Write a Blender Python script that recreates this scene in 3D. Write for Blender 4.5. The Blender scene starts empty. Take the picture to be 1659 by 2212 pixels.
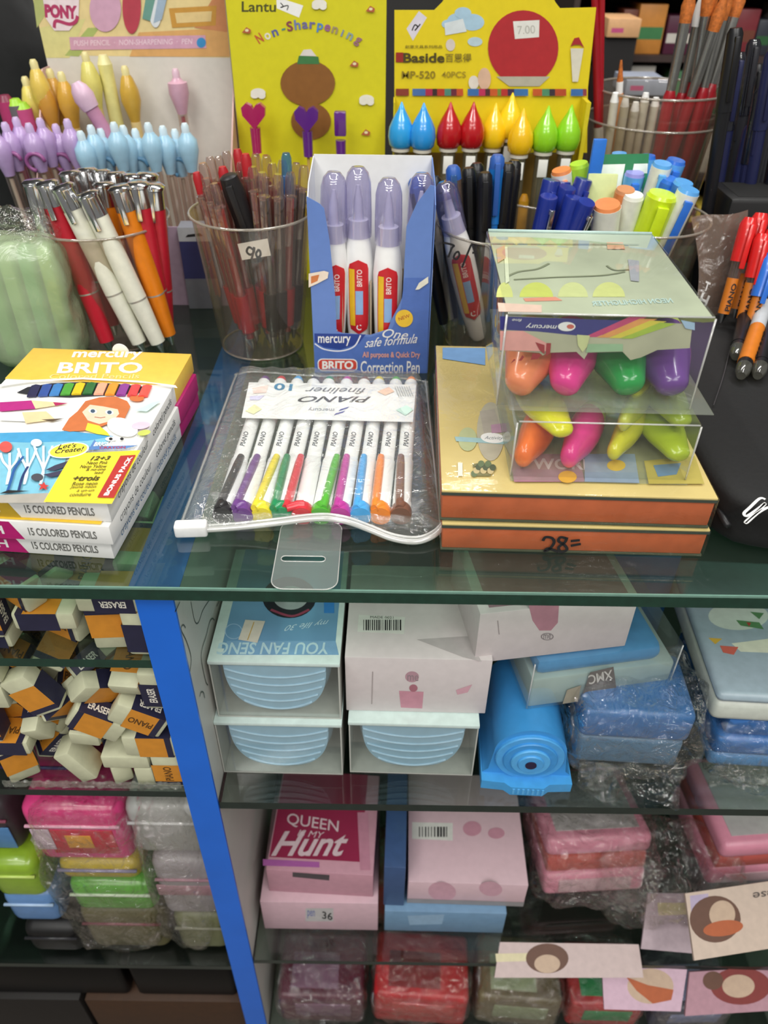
import bpy, bmesh, math, random
from mathutils import Vector, Matrix, noise
# ------------------------------------------------------------------ camera, world, lights, exposure
S = 0.001                                     # everything below is laid out in millimetres
SC = bpy.context.scene
COL = SC.collection
F_PX, PITCH, ROLL = 1661.0, math.radians(38), math.radians(0.8)
CAM = Vector((0, -254, 244))
cd = bpy.data.cameras.new('camera')
cd.sensor_fit = 'VERTICAL'; cd.sensor_height = 36.0; cd.sensor_width = 27.0
cd.lens = F_PX / 2212 * 36.0
cd.clip_start = 0.01; cd.clip_end = 50
cd.dof.use_dof = True; cd.dof.focus_distance = 0.40; cd.dof.aperture_fstop = 10
cam = bpy.data.objects.new('camera', cd); COL.objects.link(cam)
cam.matrix_world = Matrix.Translation(CAM * S) @ Matrix.Rotation(math.pi / 2 - PITCH, 4, 'X') @ Matrix.Rotation(ROLL, 4, 'Z')
SC.camera = cam
W = bpy.data.worlds.new('shop_air'); SC.world = W; W.use_nodes = True
W.node_tree.nodes['Background'].inputs[0].default_value = (1.0, 0.985, 0.96, 1)
W.node_tree.nodes['Background'].inputs[1].default_value = 0.19
def area(name, loc, sx, sy, power, aim=(0, 0.15, 0), col=(1, 0.98, 0.94)):
    ld = bpy.data.lights.new(name, 'AREA'); ld.shape = 'RECTANGLE'; ld.size = sx; ld.size_y = sy
    ld.energy = power; ld.color = col
    o = bpy.data.objects.new(name, ld); COL.objects.link(o); o.location = loc
    o.rotation_euler = (Vector(aim) - Vector(loc)).to_track_quat('-Z', 'Y').to_euler()
    return o
for lx, ly, lz, pw_ in ((-0.9, 0.05, 1.7, 10.5), (0.6, 0.05, 1.7, 10.5), (-0.7, -1.0, 1.65, 12), (0.8, -1.0, 1.65, 12), (-0.8, -2.0, 1.7, 11), (0.7, -2.0, 1.7, 11), (0.2, 1.0, 1.75, 10), (-1.3, -3.0, 1.7, 10), (1.2, -3.0, 1.7, 10)):
    area('ceiling_tube_lamp', (lx, ly, lz), 1.2, 0.06, pw_, aim=(lx * .5, ly * .5, 0))
vs = SC.view_settings
vs.view_transform = 'Standard'; vs.look = 'None'; vs.gamma = 1.0; vs.use_curve_mapping = False
vs.exposure = 0.08
SC.cycles.max_bounces = 14; SC.cycles.transparent_max_bounces = 40
SC.cycles.diffuse_bounces = 4; SC.cycles.glossy_bounces = 4
SC.cycles.caustics_reflective = False; SC.cycles.caustics_refractive = False
SC.cycles.sample_clamp_indirect = 6
# ------------------------------------------------------------------ helpers: photograph pixel -> point on a real plane
def ray(px, py):
    u, v = px - 829.5, py - 1106
    c, s = math.cos(ROLL), math.sin(ROLL)
    u, v = u * c + v * s, -u * s + v * c
    cp, sp = math.cos(PITCH), math.sin(PITCH)
    return Vector((u, F_PX * cp - v * sp, -F_PX * sp - v * cp))
def ZP(px, py, z=0.0):
    r = ray(px, py); return CAM + r * ((z - CAM.z) / r.z)
def YP(px, py, y):
    r = ray(px, py); return CAM + r * ((y - CAM.y) / r.y)
# ------------------------------------------------------------------ materials
def lin(h):
    if isinstance(h, tuple): return h
    h = h.lstrip('#'); out = []
    for i in (0, 2, 4):
        c = int(h[i:i + 2], 16) / 255
        out.append(c / 12.92 if c <= 0.04045 else ((c + 0.055) / 1.055) ** 2.4)
    return tuple(out)
MATS = {}
def mat(col, rough=0.45, metal=0.0, var=0.06, scale=180, bump=0.0, coat=0.0, spec=0.5, trans=0.0):
    key = (col, rough, metal, var, scale, bump, coat, trans, spec)
    if key in MATS: return MATS[key]
    m = bpy.data.materials.new('surface_' + str(col).strip('#')); m.use_nodes = True
    nt = m.node_tree; b = nt.nodes['Principled BSDF']; c = lin(col)
    b.inputs['Specular IOR Level'].default_value = spec; b.inputs['Roughness'].default_value = rough; b.inputs['Metallic'].default_value = metal
    if coat: b.inputs['Coat Weight'].default_value = coat; b.inputs['Coat Roughness'].default_value = 0.08
    if trans:
        b.inputs['Subsurface Weight'].default_value = trans; b.inputs['Subsurface Radius'].default_value = (.004, .004, .004)
        b.inputs['Subsurface Scale'].default_value = 1.0
    tc = nt.nodes.new('ShaderNodeTexCoord'); n = nt.nodes.new('ShaderNodeTexNoise')
    n.inputs['Scale'].default_value = scale; n.inputs['Detail'].default_value = 3
    nt.links.new(tc.outputs['Object'], n.inputs['Vector'])
    r = nt.nodes.new('ShaderNodeValToRGB'); nt.links.new(n.outputs['Fac'], r.inputs['Fac'])
    r.color_ramp.elements[0].position = 0.3; r.color_ramp.elements[1].position = 0.7
    r.color_ramp.elements[0].color = tuple(max(0, x * (1 - var)) for x in c) + (1,)
    r.color_ramp.elements[1].color = tuple(min(1, x * (1 + var)) for x in c) + (1,)
    nt.links.new(r.outputs['Color'], b.inputs['Base Color'])
    if bump:
        bp = nt.nodes.new('ShaderNodeBump'); bp.inputs['Strength'].default_value = bump; bp.inputs['Distance'].default_value = 0.002
        nt.links.new(n.outputs['Fac'], bp.inputs['Height']); nt.links.new(bp.outputs['Normal'], b.inputs['Normal'])
    MATS[key] = m; return m
def clear(tint='#ffffff', refl=0.05, edge=0.5, haze=0.0, hazecol='#ffffff', rough=0.06, bump=0.0, scale=60, name='clear_plastic'):
    key = ('clear', tint, refl, edge, haze, hazecol, rough, bump, scale)
    if key in MATS: return MATS[key]
    m = bpy.data.materials.new(name); m.use_nodes = True; nt = m.node_tree
    for n in list(nt.nodes): nt.nodes.remove(n)
    N = nt.nodes.new; L = nt.links.new
    out = N('ShaderNodeOutputMaterial'); tr = N('ShaderNodeBsdfTransparent'); gl = N('ShaderNodeBsdfGlossy')
    tr.inputs[0].default_value = lin(tint) + (1,); gl.inputs['Roughness'].default_value = rough
    gl.inputs['Color'].default_value = (1, 1, 1, 1)
    lw = N('ShaderNodeLayerWeight'); lw.inputs['Blend'].default_value = 0.5
    p = N('ShaderNodeMath'); p.operation = 'POWER'; p.inputs[1].default_value = 3.0
    a = N('ShaderNodeMath'); a.operation = 'MULTIPLY_ADD'; a.inputs[1].default_value = edge; a.inputs[2].default_value = refl; a.use_clamp = True
    L(lw.outputs['Facing'], p.inputs[0]); L(p.outputs[0], a.inputs[0])
    mx = N('ShaderNodeMixShader'); L(a.outputs[0], mx.inputs[0]); L(gl.outputs[0], mx.inputs[2])
    src = tr.outputs[0]
    if haze > 0:
        df = N('ShaderNodeBsdfDiffuse'); df.inputs[0].default_value = lin(hazecol) + (1,)
        hm = N('ShaderNodeMixShader'); hm.inputs[0].default_value = haze
        L(tr.outputs[0], hm.inputs[1]); L(df.outputs[0], hm.inputs[2]); src = hm.outputs[0]
    L(src, mx.inputs[1]); L(mx.outputs[0], out.inputs[0])
    if bump:
        tc = N('ShaderNodeTexCoord'); n = N('ShaderNodeTexNoise'); n.inputs['Scale'].default_value = scale; n.inputs['Detail'].default_value = 4
        n.inputs['Distortion'].default_value = 1.5
        L(tc.outputs['Object'], n.inputs['Vector'])
        b = N('ShaderNodeBump'); b.inputs['Strength'].default_value = bump; b.inputs['Distance'].default_value = 0.011
        L(n.outputs['Fac'], b.inputs['Height']); L(b.outputs['Normal'], gl.inputs['Normal']); L(b.outputs['Normal'], lw.inputs['Normal'])
    MATS[key] = m; return m
WHITE = mat('#f1f1ee', 0.5, var=.02); PAPER = mat('#ecebe4', 0.7, var=.03); BLACK = mat('#0d0d0e', 0.5, var=.3)
INK = mat('#1b1a1c', 0.7, var=.1); CHROME = mat('#d9dadb', 0.16, 1.0, var=.02)
CUP = clear('#efe9e0', 0.05, 0.6, 0.12, '#b5a999', name='cup_plastic')
CUPRIM = clear('#d8d2c8', 0.12, 0.5, 0.35, '#c8c0b2', name='cup_rim_plastic')
FILM = clear('#fefffe', 0.05, 0.6, 0.07, '#f2f4f0', rough=.05, bump=.35, scale=45, name='crinkled_film')
CELLO = clear('#fdfcfa', 0.10, 0.5, 0.004, '#d8d4cc', rough=.05, bump=1.0, scale=75, name='cellophane')
WRAP = clear('#fffdfa', 0.05, 0.3, 0.0, rough=.08, bump=.12, scale=40, name='shrink_film')
STIFF = clear('#fbfdfc', 0.04, 0.5, 0.03, '#e8efe8', rough=.05, name='stiff_clear_plastic')
# ------------------------------------------------------------------ mesh builder (millimetres)
class MB:
    def __init__(s): s.v = []; s.f = []
    def add(s, vs, fs, M=None):
        n = len(s.v)
        s.v += [(M @ Vector(p)) if M else Vector(p) for p in vs]; s.f += [tuple(i + n for i in f) for f in fs]; return s
    def box(s, x0, x1, y0, y1, z0, z1, M=None):
        v = [(x, y, z) for z in (z0, z1) for y in (y0, y1) for x in (x0, x1)]
        return s.add(v, [(0, 2, 3, 1), (4, 5, 7, 6), (0, 1, 5, 4), (2, 6, 7, 3), (0, 4, 6, 2), (1, 3, 7, 5)], M)
    def rbox(s, x0, x1, y0, y1, z0, z1, r=1.0, seg=2, M=None):
        bm = bmesh.new(); bmesh.ops.create_cube(bm, size=1)
        for v in bm.verts: v.co = Vector(((x0 + x1) / 2 + v.co.x * (x1 - x0), (y0 + y1) / 2 + v.co.y * (y1 - y0), (z0 + z1) / 2 + v.co.z * (z1 - z0)))
        r = min(r, .49 * min(x1 - x0, y1 - y0, z1 - z0))
        bmesh.ops.bevel(bm, geom=bm.edges[:], offset=r, segments=seg, profile=.5, affect='EDGES', clamp_overlap=True)
        bm.verts.index_update(); s.add([v.co.copy() for v in bm.verts], [[v.index for v in f.verts] for f in bm.faces], M); bm.free(); return s
    def lathe(s, prof, seg=20, M=None, caps=(True, True), sx=1.0, sy=1.0):
        vs = []; fs = []
        for r, z in prof:
            for k in range(seg):
                a = 2 * math.pi * k / seg; vs.append((r * math.cos(a) * sx, r * math.sin(a) * sy, z))
        for i in range(len(prof) - 1):
            for k in range(seg):
                k2 = (k + 1) % seg; fs.append((i * seg + k, i * seg + k2, (i + 1) * seg + k2, (i + 1) * seg + k))
        if caps[0]: fs.append(tuple(reversed(range(seg))))
        if caps[1]: fs.append(tuple(range((len(prof) - 1) * seg, len(prof) * seg)))
        return s.add(vs, fs, M)
    def tube(s, pts, r, seg=8, M=None):
        pts = [Vector(p) for p in pts]; vs = []; fs = []; n = len(pts)
        rr = r if isinstance(r, (list, tuple)) else [r] * n
        prev = None
        for i, p in enumerate(pts):
            d = (pts[min(i + 1, n - 1)] - pts[max(i - 1, 0)]).normalized()
            a = prev if prev is not None else (Vector((0, 0, 1)) if abs(d.z) < .9 else Vector((1, 0, 0)))
            x = (a - d * a.dot(d)).normalized(); y = d.cross(x); prev = x
            for k in range(seg):
                t = 2 * math.pi * k / seg; vs.append(p + (x * math.cos(t) + y * math.sin(t)) * rr[i])
        for i in range(n - 1):
            for k in range(seg):
                k2 = (k + 1) % seg; fs.append((i * seg + k, i * seg + k2, (i + 1) * seg + k2, (i + 1) * seg + k))
        fs.append(tuple(reversed(range(seg)))); fs.append(tuple(range((n - 1) * seg, n * seg)))
        return s.add(vs, fs, M)
    def prism(s, poly, z0, z1, M=None):
        n = len(poly); vs = [(x, y, z0) for x, y in poly] + [(x, y, z1) for x, y in poly]
        fs = [tuple(reversed(range(n))), tuple(range(n, 2 * n))] + [(i, (i + 1) % n, n + (i + 1) % n, n + i) for i in range(n)]
        return s.add(vs, fs, M)
    def sheet(s, fn, nu, nv, M=None):
        vs = [fn(i / nu, j / nv) for j in range(nv + 1) for i in range(nu + 1)]
        fs = [(j * (nu + 1) + i, j * (nu + 1) + i + 1, (j + 1) * (nu + 1) + i + 1, (j + 1) * (nu + 1) + i) for j in range(nv) for i in range(nu)]
        return s.add(vs, fs, M)
    def blob(s, c, size, p=4.0, n=14, amp=0.0, freq=.06, seed=0, M=None, zmin=None):
        """a superellipsoid with noise: pillows and wrapped lumps"""
        bm = bmesh.new(); bmesh.ops.create_cube(bm, size=2); bmesh.ops.subdivide_edges(bm, edges=bm.edges[:], cuts=n, use_grid_fill=True)
        off = Vector((seed * 17.3, seed * 5.1, seed * 9.7))
        for v in bm.verts:
            d = v.co.normalized(); k = (abs(d.x) ** p + abs(d.y) ** p + abs(d.z) ** p) ** (-1 / p); q = d * k
            w = Vector((q.x * size[0], q.y * size[1], q.z * size[2])) * .5
            if amp: w += d * amp * noise.noise(w * freq + off) + d * amp * .5 * noise.noise(w * freq * 2.7 + off)
            v.co = w + Vector(c)
            if zmin is not None and v.co.z < zmin: v.co.z = zmin
        bm.verts.index_update(); s.add([v.co.copy() for v in bm.verts], [[v.index for v in f.verts] for f in bm.faces], M); bm.free(); return s
    def mesh(s, name, mats, smooth=None, mi=None):
        me = bpy.data.meshes.new(name); me.from_pydata([tuple(v * S) for v in s.v], [], s.f)
        for m in (mats if isinstance(mats, (list, tuple)) else [mats]): me.materials.append(m)
        if mi:
            for p in me.polygons: p.material_index = mi(p)
        if smooth is not None:
            me.polygons.foreach_set('use_smooth', [True] * len(me.polygons))
            if smooth < 180: me.set_sharp_from_angle(angle=math.radians(smooth))
        me.update(); return me
    def build(s, name, mats, parent, smooth=None, mi=None):
        return link(s.mesh(name, mats, smooth, mi), name, parent)
ORD = ('first', 'second', 'third', 'fourth', 'fifth', 'sixth', 'seventh', 'eighth', 'ninth', 'tenth', 'eleventh', 'twelfth', 'thirteenth', 'fourteenth', 'fifteenth', 'sixteenth', 'seventeenth', 'eighteenth', 'nineteenth', 'twentieth')
class Thing:
    def __init__(s, ob, MW): s.ob = ob; s.MW = MW
def link(me, name, parent=None):
    o = bpy.data.objects.new(name, me); COL.objects.link(o)
    if parent is not None: o.parent = parent.ob if isinstance(parent, Thing) else parent
    return o
def props(o, label, cat, group=None, kind=None):
    if label: o['label'] = label
    if cat: o['category'] = cat
    if group: o['group'] = group
    if kind: o['kind'] = kind
def place(o, MW):
    M = MW.copy(); M.translation = MW.translation * S; o.matrix_world = M
def thing(name, label, cat, MW=None, group=None):
    if MW is None: MW = Matrix()
    if not isinstance(MW, Matrix): MW = Matrix.Translation(Vector(MW))
    o = bpy.data.objects.new(name, None); o.empty_display_size = .01; COL.objects.link(o); place(o, MW); props(o, label, cat, group)
    return Thing(o, MW)
def TR(x, y, z, rz=0, rx=0, ry=0):
    return Matrix.Translation((x, y, z)) @ Matrix.Rotation(math.radians(rz), 4, 'Z') @ Matrix.Rotation(math.radians(ry), 4, 'Y') @ Matrix.Rotation(math.radians(rx), 4, 'X')
def along(p0, p1, roll=0):
    d = (Vector(p1) - Vector(p0)).normalized()
    ref = Vector((0, -1, 0)) if abs(d.y) < .95 else Vector((0, 0, 1))
    y = (ref - d * ref.dot(d)).normalized() * -1; x = y.cross(d)
    M = Matrix((x, y, d)).transposed().to_4x4(); M.translation = Vector(p0)
    return M @ Matrix.Rotation(math.radians(roll), 4, 'Z')      # local -Y faces the shopper, local +Z runs up the pen
def single(name, label, cat, mb, m, MW=None, group=None, smooth=None, kind=None):
    if MW is None: MW = Matrix()
    o = mb.build(name, m, None, smooth); place(o, MW); props(o, label, cat, group, kind); return Thing(o, MW)
# ------------------------------------------------------------------ flat print on a real face
TXT = {}
def text_geo(t, bold, italic):
    k = (t, bold, italic)
    if k not in TXT:
        cu = bpy.data.curves.new('t', 'FONT'); cu.body = t; cu.resolution_u = 3; cu.offset = .022 * bold; cu.shear = .3 if italic else 0
        o = bpy.data.objects.new('t', cu); me = bpy.data.meshes.new_from_object(o)
        v = [x.co.copy() for x in me.vertices]; f = [tuple(p.vertices) for p in me.polygons]
        x0 = min(a.x for a in v); x1 = max(a.x for a in v); y0 = min(a.y for a in v); y1 = max(a.y for a in v)
        TXT[k] = ([((a.x - x0) / (x1 - x0), (a.y - y0) / (y1 - y0)) for a in v], f)
        bpy.data.meshes.remove(me); bpy.data.objects.remove(o); bpy.data.curves.remove(cu)
    return TXT[k]
class Face:
    """origin O with unit axes U (right) and V (up) in the thing's own space; pixels of the photo land on this plane"""
    def __init__(s, th, O, U, V, step=.05):
        s.th = th; s.on = getattr(th, 'body', None); U = Vector(U).normalized(); V = Vector(V); V = (V - U * V.dot(U)).normalized(); Nn = U.cross(V)
        s.M = Matrix((U, V, Nn)).transposed().to_4x4(); s.M.translation = Vector(O); s.k = 1; s.step = step
    def P(s, px, py):
        Wm = s.th.MW @ s.M; I = Wm.inverted(); o = I @ CAM; d = (I.to_3x3() @ ray(px, py)); t = -o.z / d.z
        return Vector((o.x + d.x * t, o.y + d.y * t))
    def put(s, vs, fs, m, name, parent=None):
        z = s.k * s.step; s.k += 1
        mb = MB(); mb.add([s.M @ Vector((x, y, z)) for x, y in vs], fs)
        return mb.build(name, m, parent or s.on or s.th)
    def uv(s, pts, m, name='printed_patch', parent=None): return s.put(pts, [tuple(range(len(pts)))], m, name, parent)
    def poly(s, pts, m, name='printed_patch'): return s.uv([tuple(s.P(*p)) for p in pts], m, name)
    def polys(s, lists, m, name='printed_marks'):
        v = []; f = []
        for pts in lists:
            n = len(v); v += [tuple(s.P(*p)) for p in pts]; f.append(tuple(range(n, n + len(pts))))
        return s.put(v, f, m, name)
    def oval(s, c, a, b, m, name='printed_oval', n=28, a0=0, a1=360):
        c, a, b = s.P(*c), s.P(*a), s.P(*b); ea, eb = a - c, b - c; pts = []
        for k in range(n if a1 - a0 == 360 else n + 1):
            t = math.radians(a0 + (a1 - a0) * k / n); q = c + ea * math.cos(t) + eb * math.sin(t); pts.append((q.x, q.y))
        return s.uv(pts, m, name)
    def ring(s, c, a, b, m, w=.85, name='printed_ring', n=28):
        c, a, b = s.P(*c), s.P(*a), s.P(*b); ea, eb = a - c, b - c; v = []; f = []
        for k in range(n):
            t = 2 * math.pi * k / n; q = ea * math.cos(t) + eb * math.sin(t); v += [tuple(c + q), tuple(c + q * w)]
            k2 = (k + 1) % n; f.append((2 * k, 2 * k2, 2 * k2 + 1, 2 * k + 1))
        return s.put(v, f, m, name)
    def text(s, t, bl, br, tl, m, bold=0, italic=False, name='lettering'):
        bl, br, tl = s.P(*bl), s.P(*br), s.P(*tl); v, f = text_geo(t, bold, italic)
        return s.put([tuple(bl + (br - bl) * x + (tl - bl) * y) for x, y in v], f, m, name)
    def tbox(s, t, x0, y0, x1, y1, m, bold=0, italic=False, name='lettering'):     # upright text in the photo, pixel box
        return s.text(t, (x0, y1), (x1, y1), (x0, y0), m, bold, italic, name)
    def line(s, pts, w, m, name='drawn_line'):
        p = [s.P(*q) for q in pts]; v = []; f = []
        for i in range(len(p)):
            d = (p[min(i + 1, len(p) - 1)] - p[max(i - 1, 0)]); d = d.normalized() if d.length > 1e-6 else Vector((1, 0))
            n = Vector((-d.y, d.x)) * w * .5; v += [tuple(p[i] + n), tuple(p[i] - n)]
            if i: f.append((2 * i - 2, 2 * i - 1, 2 * i + 1, 2 * i))
        return s.put(v, f, m, name)
def smoothline(pts, n=6):
    out = []
    for i in range(len(pts) - 1):
        p0 = pts[max(i - 1, 0)]; p1 = pts[i]; p2 = pts[i + 1]; p3 = pts[min(i + 2, len(pts) - 1)]
        for k in range(n):
            t = k / n
            out.append(tuple(.5 * (2 * b + (c - a) * t + (2 * a - 5 * b + 4 * c - d) * t * t + (-a + 3 * b - 3 * c + d) * t ** 3) for a, b, c, d in zip(p0, p1, p2, p3)))
    out.append(tuple(pts[-1])); return out
def barcode(F, x0, y0, x1, y1, skew=0, n=16, seed=1):
    rr = random.Random(seed); L = []
    for k in range(n):
        a = x0 + (x1 - x0) * k / n; w = (x1 - x0) / n * rr.uniform(.25, .75)
        L.append([(a, y1), (a + w, y1), (a + w + skew, y0), (a + skew, y0)])
    F.polys(L, INK, 'barcode')
# a box with one mesh per flat carton, local origin at the middle of its base
def carton(th, w, d, h, m, r=.6, name='carton'):
    th.body = MB().rbox(-w / 2, w / 2, -d / 2, d / 2, 0, h, r).build(name, m, th, 40); return th.body
def faces_of(th, w, d, h, step=.05):
    return (Face(th, (-w / 2, -d / 2, 0), (1, 0, 0), (0, 0, 1), step), Face(th, (-w / 2, -d / 2, h), (1, 0, 0), (0, 1, 0), step),
            Face(th, (w / 2, -d / 2, 0), (0, 1, 0), (0, 0, 1), step), Face(th, (-w / 2, d / 2, 0), (0, -1, 0), (0, 0, 1), step))
# ================================================================== THE SETTING
LAM = mat('#c9c8c2', .5, var=.04, scale=25)
def glassy(tint, haze, refl=.05):
    return clear(tint, refl, .55, haze, '#b9cdbf', rough=.03, name='green_glass')
GTOP = glassy('#d3e8dc', .02, .045); GSH = glassy('#dde6e1', .004, .045)
GEDGE = mat('#12382c', .15, var=.15, coat=.4); GEDGE2 = mat('#1d2a26', .2, var=.15)
fl = MB().box(-2500, 2500, -2500, 2500, -925, -905).build('floor', mat('#6f675e', .6, var=.15, scale=6), None); fl['kind'] = 'structure'
wb = MB().box(-2500, 2500, 1180, 1200, -905, 2400).build('wall_back', mat('#2b2a29', .8, var=.3, scale=4), None); wb['kind'] = 'structure'
ct = thing('display_counter', 'glass fronted shop counter with a blue edged white divider and glass shelves', 'counter', (0, 0, -905))
def cpart(name, x0, x1, y0, y1, z0, z1, m, mi=None):
    return MB().box(x0, x1, y0, y1, z0 + 905, z1 + 905).build(name, m, ct, None, mi)
dv = cpart('divider_panel', -117, -100, 8.6, 428, -905, -8.8, LAM)
BLUE = mat('#1b6ad8', .35, var=.05, scale=30)
eb = cpart('edge_band', -117.6, -99.4, 6.6, 8.5, -905, -9.2, BLUE); eb['label'] = 'bright blue edge band'
cpart('top_strip', -120, -96, 8.6, 428, -8.8, -8.25, mat('#1f63cc', .4, var=.1, scale=20))
cpart('back_panel', -520, 520, 428, 440, -905, -8.3, mat('#4a504c', .6, var=.1, scale=8))
cpart('side_panel', -520, -505, 8, 428, -905, -8.3, LAM); cpart('side_panel', 505, 520, 8, 428, -905, -8.3, LAM)
cpart('base_panel', -505, 505, 8, 428, -905, -880, mat('#2f2c2a', .6))
def frontedge(p): return 1 if p.normal.y < -.9 or abs(p.normal.x) > .9 else 0
SHELF_A, SHELF_B, SHELF_C, SHELF_L1, SHELF_L2, SHELF_L3 = -189, -415, -566, -59, -178, -428
for x0, x1, z, t in ((-99.2, 504, SHELF_A, 7), (-99.2, 504, SHELF_B, 6), (-99.2, 504, SHELF_C, 6), (-504, -117.7, SHELF_L1, 6), (-504, -117.7, SHELF_L2, 6), (-504, -117.7, SHELF_L3, 6)):
    cpart('glass_shelf', x0, x1, 8, 300 if z > -200 else 427, z - t, z, [GSH, GEDGE if z > -100 else GEDGE2], frontedge)
# pencil scribbles on the divider's white flank
ct.body = dv
fd = Face(ct, (-100, 0, 905), (0, 1, 0), (0, 0, 1), .12)
PENCIL = mat('#55605a', .8)
for pts in ([(452, 1296), (438, 1318), (428, 1345), (420, 1340), (412, 1300)], [(400, 1356), (396, 1350), (392, 1352), (391, 1362), (402, 1385), (412, 1420), (409, 1455)],
            [(462, 1340), (458, 1336), (452, 1344), (444, 1375), (436, 1400), (434, 1425), (443, 1470), (448, 1480)], [(430, 1505), (433, 1495), (438, 1496), (441, 1508)],
            [(386, 1300), (379, 1315), (375, 1322)], [(472, 1296), (466, 1310)]):
    fd.line(smoothline(pts), .8, PENCIL, 'pencil_scribble')
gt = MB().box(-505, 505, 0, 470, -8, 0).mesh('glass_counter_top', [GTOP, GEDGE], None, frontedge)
gto = link(gt, 'glass_counter_top'); MB().box(-505, 505, -.3, .5, -1.2, .05).build('painted_edge_glint', mat('#6f9486', .2), gto)  # lighter green strip paints in the bright reflection along the glass's top front edge
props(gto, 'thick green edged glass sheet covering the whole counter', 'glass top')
# ================================================================== COLOURED PENCIL BOXES
def art_box(M, label, band, tag, tagword, top, l3):
    w, d, h = 96, 146, 11.6
    th = thing('pencil_box', label, 'pencil box', M, 'cardboard boxes of coloured pencils stacked on the glass')
    # white carton with a coloured sleeve over the back quarter and a curved window
    base = MB().rbox(-w / 2, w / 2, -d / 2, d / 2, 0, h - .6, .6).build('carton', WHITE, th, 40)
    MB().rbox(-w / 2 - .15, w / 2 + .15, d / 2 - 38, d / 2 + .15, -.0, h, .5).build('sleeve_band', band, th, 40)
    th.body = base; ff, ft, fr, _ = faces_of(th, w, d, h)
    # front tag and lettering, in the carton's own millimetres
    ff.uv([(0, .4), (54, .4), (49, h - 1), (0, h - 1)], tag, 'printed_tag')
    v, f = text_geo(tagword, 1, False); ff.put([(25 + 20 * x, 3 + 5 * y) for x, y in v], f, WHITE, 'lettering')
    v, f = text_geo('15 COLORED PENCILS', 1, False); ff.put([(57 + 32 * x, 3.2 + 4.6 * y) for x, y in v], f, mat('#6a6a66', .7), 'lettering')
    GREY = mat('#4b4f52', .7)
    for t, a, b in (('crayons de couleur', 12, 58), ('colored pencils', 66, 100)):
        v, f = text_geo(t, 0, True); fr.put([(a + (b - a) * x, 3 + 5.5 * y) for x, y in v], f, l3, 'lettering')
    return th, ft, w, d, h
def stack_mat(px, py, z, rz):      # right front bottom corner at that pixel on height z
    p = ZP(px, py, z); M = TR(p.x, p.y, z, rz); return M @ Matrix.Translation((-48, 73, 0))
MAG = mat('#b5196e', .4); YEL = mat('#eac14e', .4, var=.04)
art_box(stack_mat(248, 1208, 0.1, -4.5), 'lowest white pencil box of the stack, its tag magenta', MAG, MAG, 'PUSH', 0, mat('#3f6f9d', .7))
th2, ft2, *_ = art_box(stack_mat(246, 1178, 11.8, -4.0), 'middle white pencil box of the stack, magenta band poking out', MAG, MAG, 'PUSH', 0, mat('#4b4f52', .7))
ft2.uv([(42, 0.6), (92, 0.6), (92, 9), (42, 9)], mat('#eec83a', .5)); ft2.uv([(70, 3), (84, 3), (84, 9), (70, 9)], mat('#b3202e', .5))
tb, ft, w, d, h = art_box(stack_mat(242, 1128, 23.5, -3.0), 'topmost pencil box with yellow band, curved window and girl picture', YEL, mat('#b99a2c', .5), 'PUSH', 1, mat('#4b4f52', .7))
# lid layer with the curved window cut out, pencils below it
lid = Face(tb, (-w / 2, -d / 2, h), (1, 0, 0), (0, 1, 0), .03)
pit = lid.poly([(36, 848), (60, 836), (110, 828), (180, 825), (250, 829), (310, 835), (326, 840), (300, 848), (240, 853), (150, 858), (80, 855)], mat('#22232a', .8), 'window_opening')
for i, c in enumerate(('#2b2850', '#35529a', '#3f7fc0', '#4fa03a', '#e6c626', '#2c6b36', '#f4a98a', '#f39a35', '#8d3d93', '#d94a4c', '#f0584e')):
    a = 62 + i * 24; up = 829 + abs(180 - a) * .045
    q = [lid.P(a, up + 24), lid.P(a + 14, up + 24), lid.P(a + 24, up + 1), lid.P(a + 10, up + 1)]
    p0, p1 = (q[0] + q[1]) / 2, (q[2] + q[3]) / 2
    mb = MB(); zz = h + .4
    mb.tube([lid.M @ Vector((p0.x, p0.y, .25)), lid.M @ Vector((p1.x, p1.y, .25))], 2.9, 6)
    for v in mb.v: v.z = h + .1 + max(0, (v.z - h)) * .45
    mb.build('pencil', mat(c, .35), tb, 30)
lid.k = 36
lid.poly([(0, 838), (60, 829), (180, 823), (330, 832), (384, 842), (380, 836), (300, 826), (180, 819), (60, 825), (0, 834)], WHITE, 'window_rim')
lid.k = 4
for t, b in (('mercury', (152, 778, 303, 760)), ('BRITO', (122, 807, 306, 783))):
    lid.k = 6; lid.text(t, (b[0], b[1]), (b[2], b[1]), (b[0] + 8, b[3]), WHITE, 1.2, False)
lid.text('Colored Pencils', (105, 819), (300, 818), (110, 809), mat('#f4dd98', .6), 0)
# underwater picture, pencils, girl, bear shape, stars
lid.poly([(0, 936), (150, 932), (245, 943), (230, 960), (150, 975), (140, 1000), (130, 1060), (95, 1080), (0, 1085)], mat('#7fc0d6', .5))
lid.poly([(0, 936), (150, 932), (245, 943), (190, 953), (60, 957), (0, 955)], mat('#4b9fce', .5))
lid.poly([(0, 870), (68, 866), (77, 884), (0, 890)], mat('#b52a80', .5), 'printed_pencil'); lid.poly([(68, 866), (148, 872), (115, 878), (77, 884)], mat('#ecd3a4', .5)); lid.poly([(115, 870), (148, 872), (120, 878)], mat('#b02a5e', .5))
lid.poly([(0, 892), (48, 892), (56, 912), (0, 910)], mat('#e4e4df', .5), 'printed_pencil'); lid.poly([(48, 892), (100, 890), (120, 908), (56, 916)], mat('#e7cfa0', .5)); lid.poly([(90, 908), (140, 905), (112, 912)], mat('#5a4a3a', .5))
HAIR = mat('#c9713f', .6)
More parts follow.
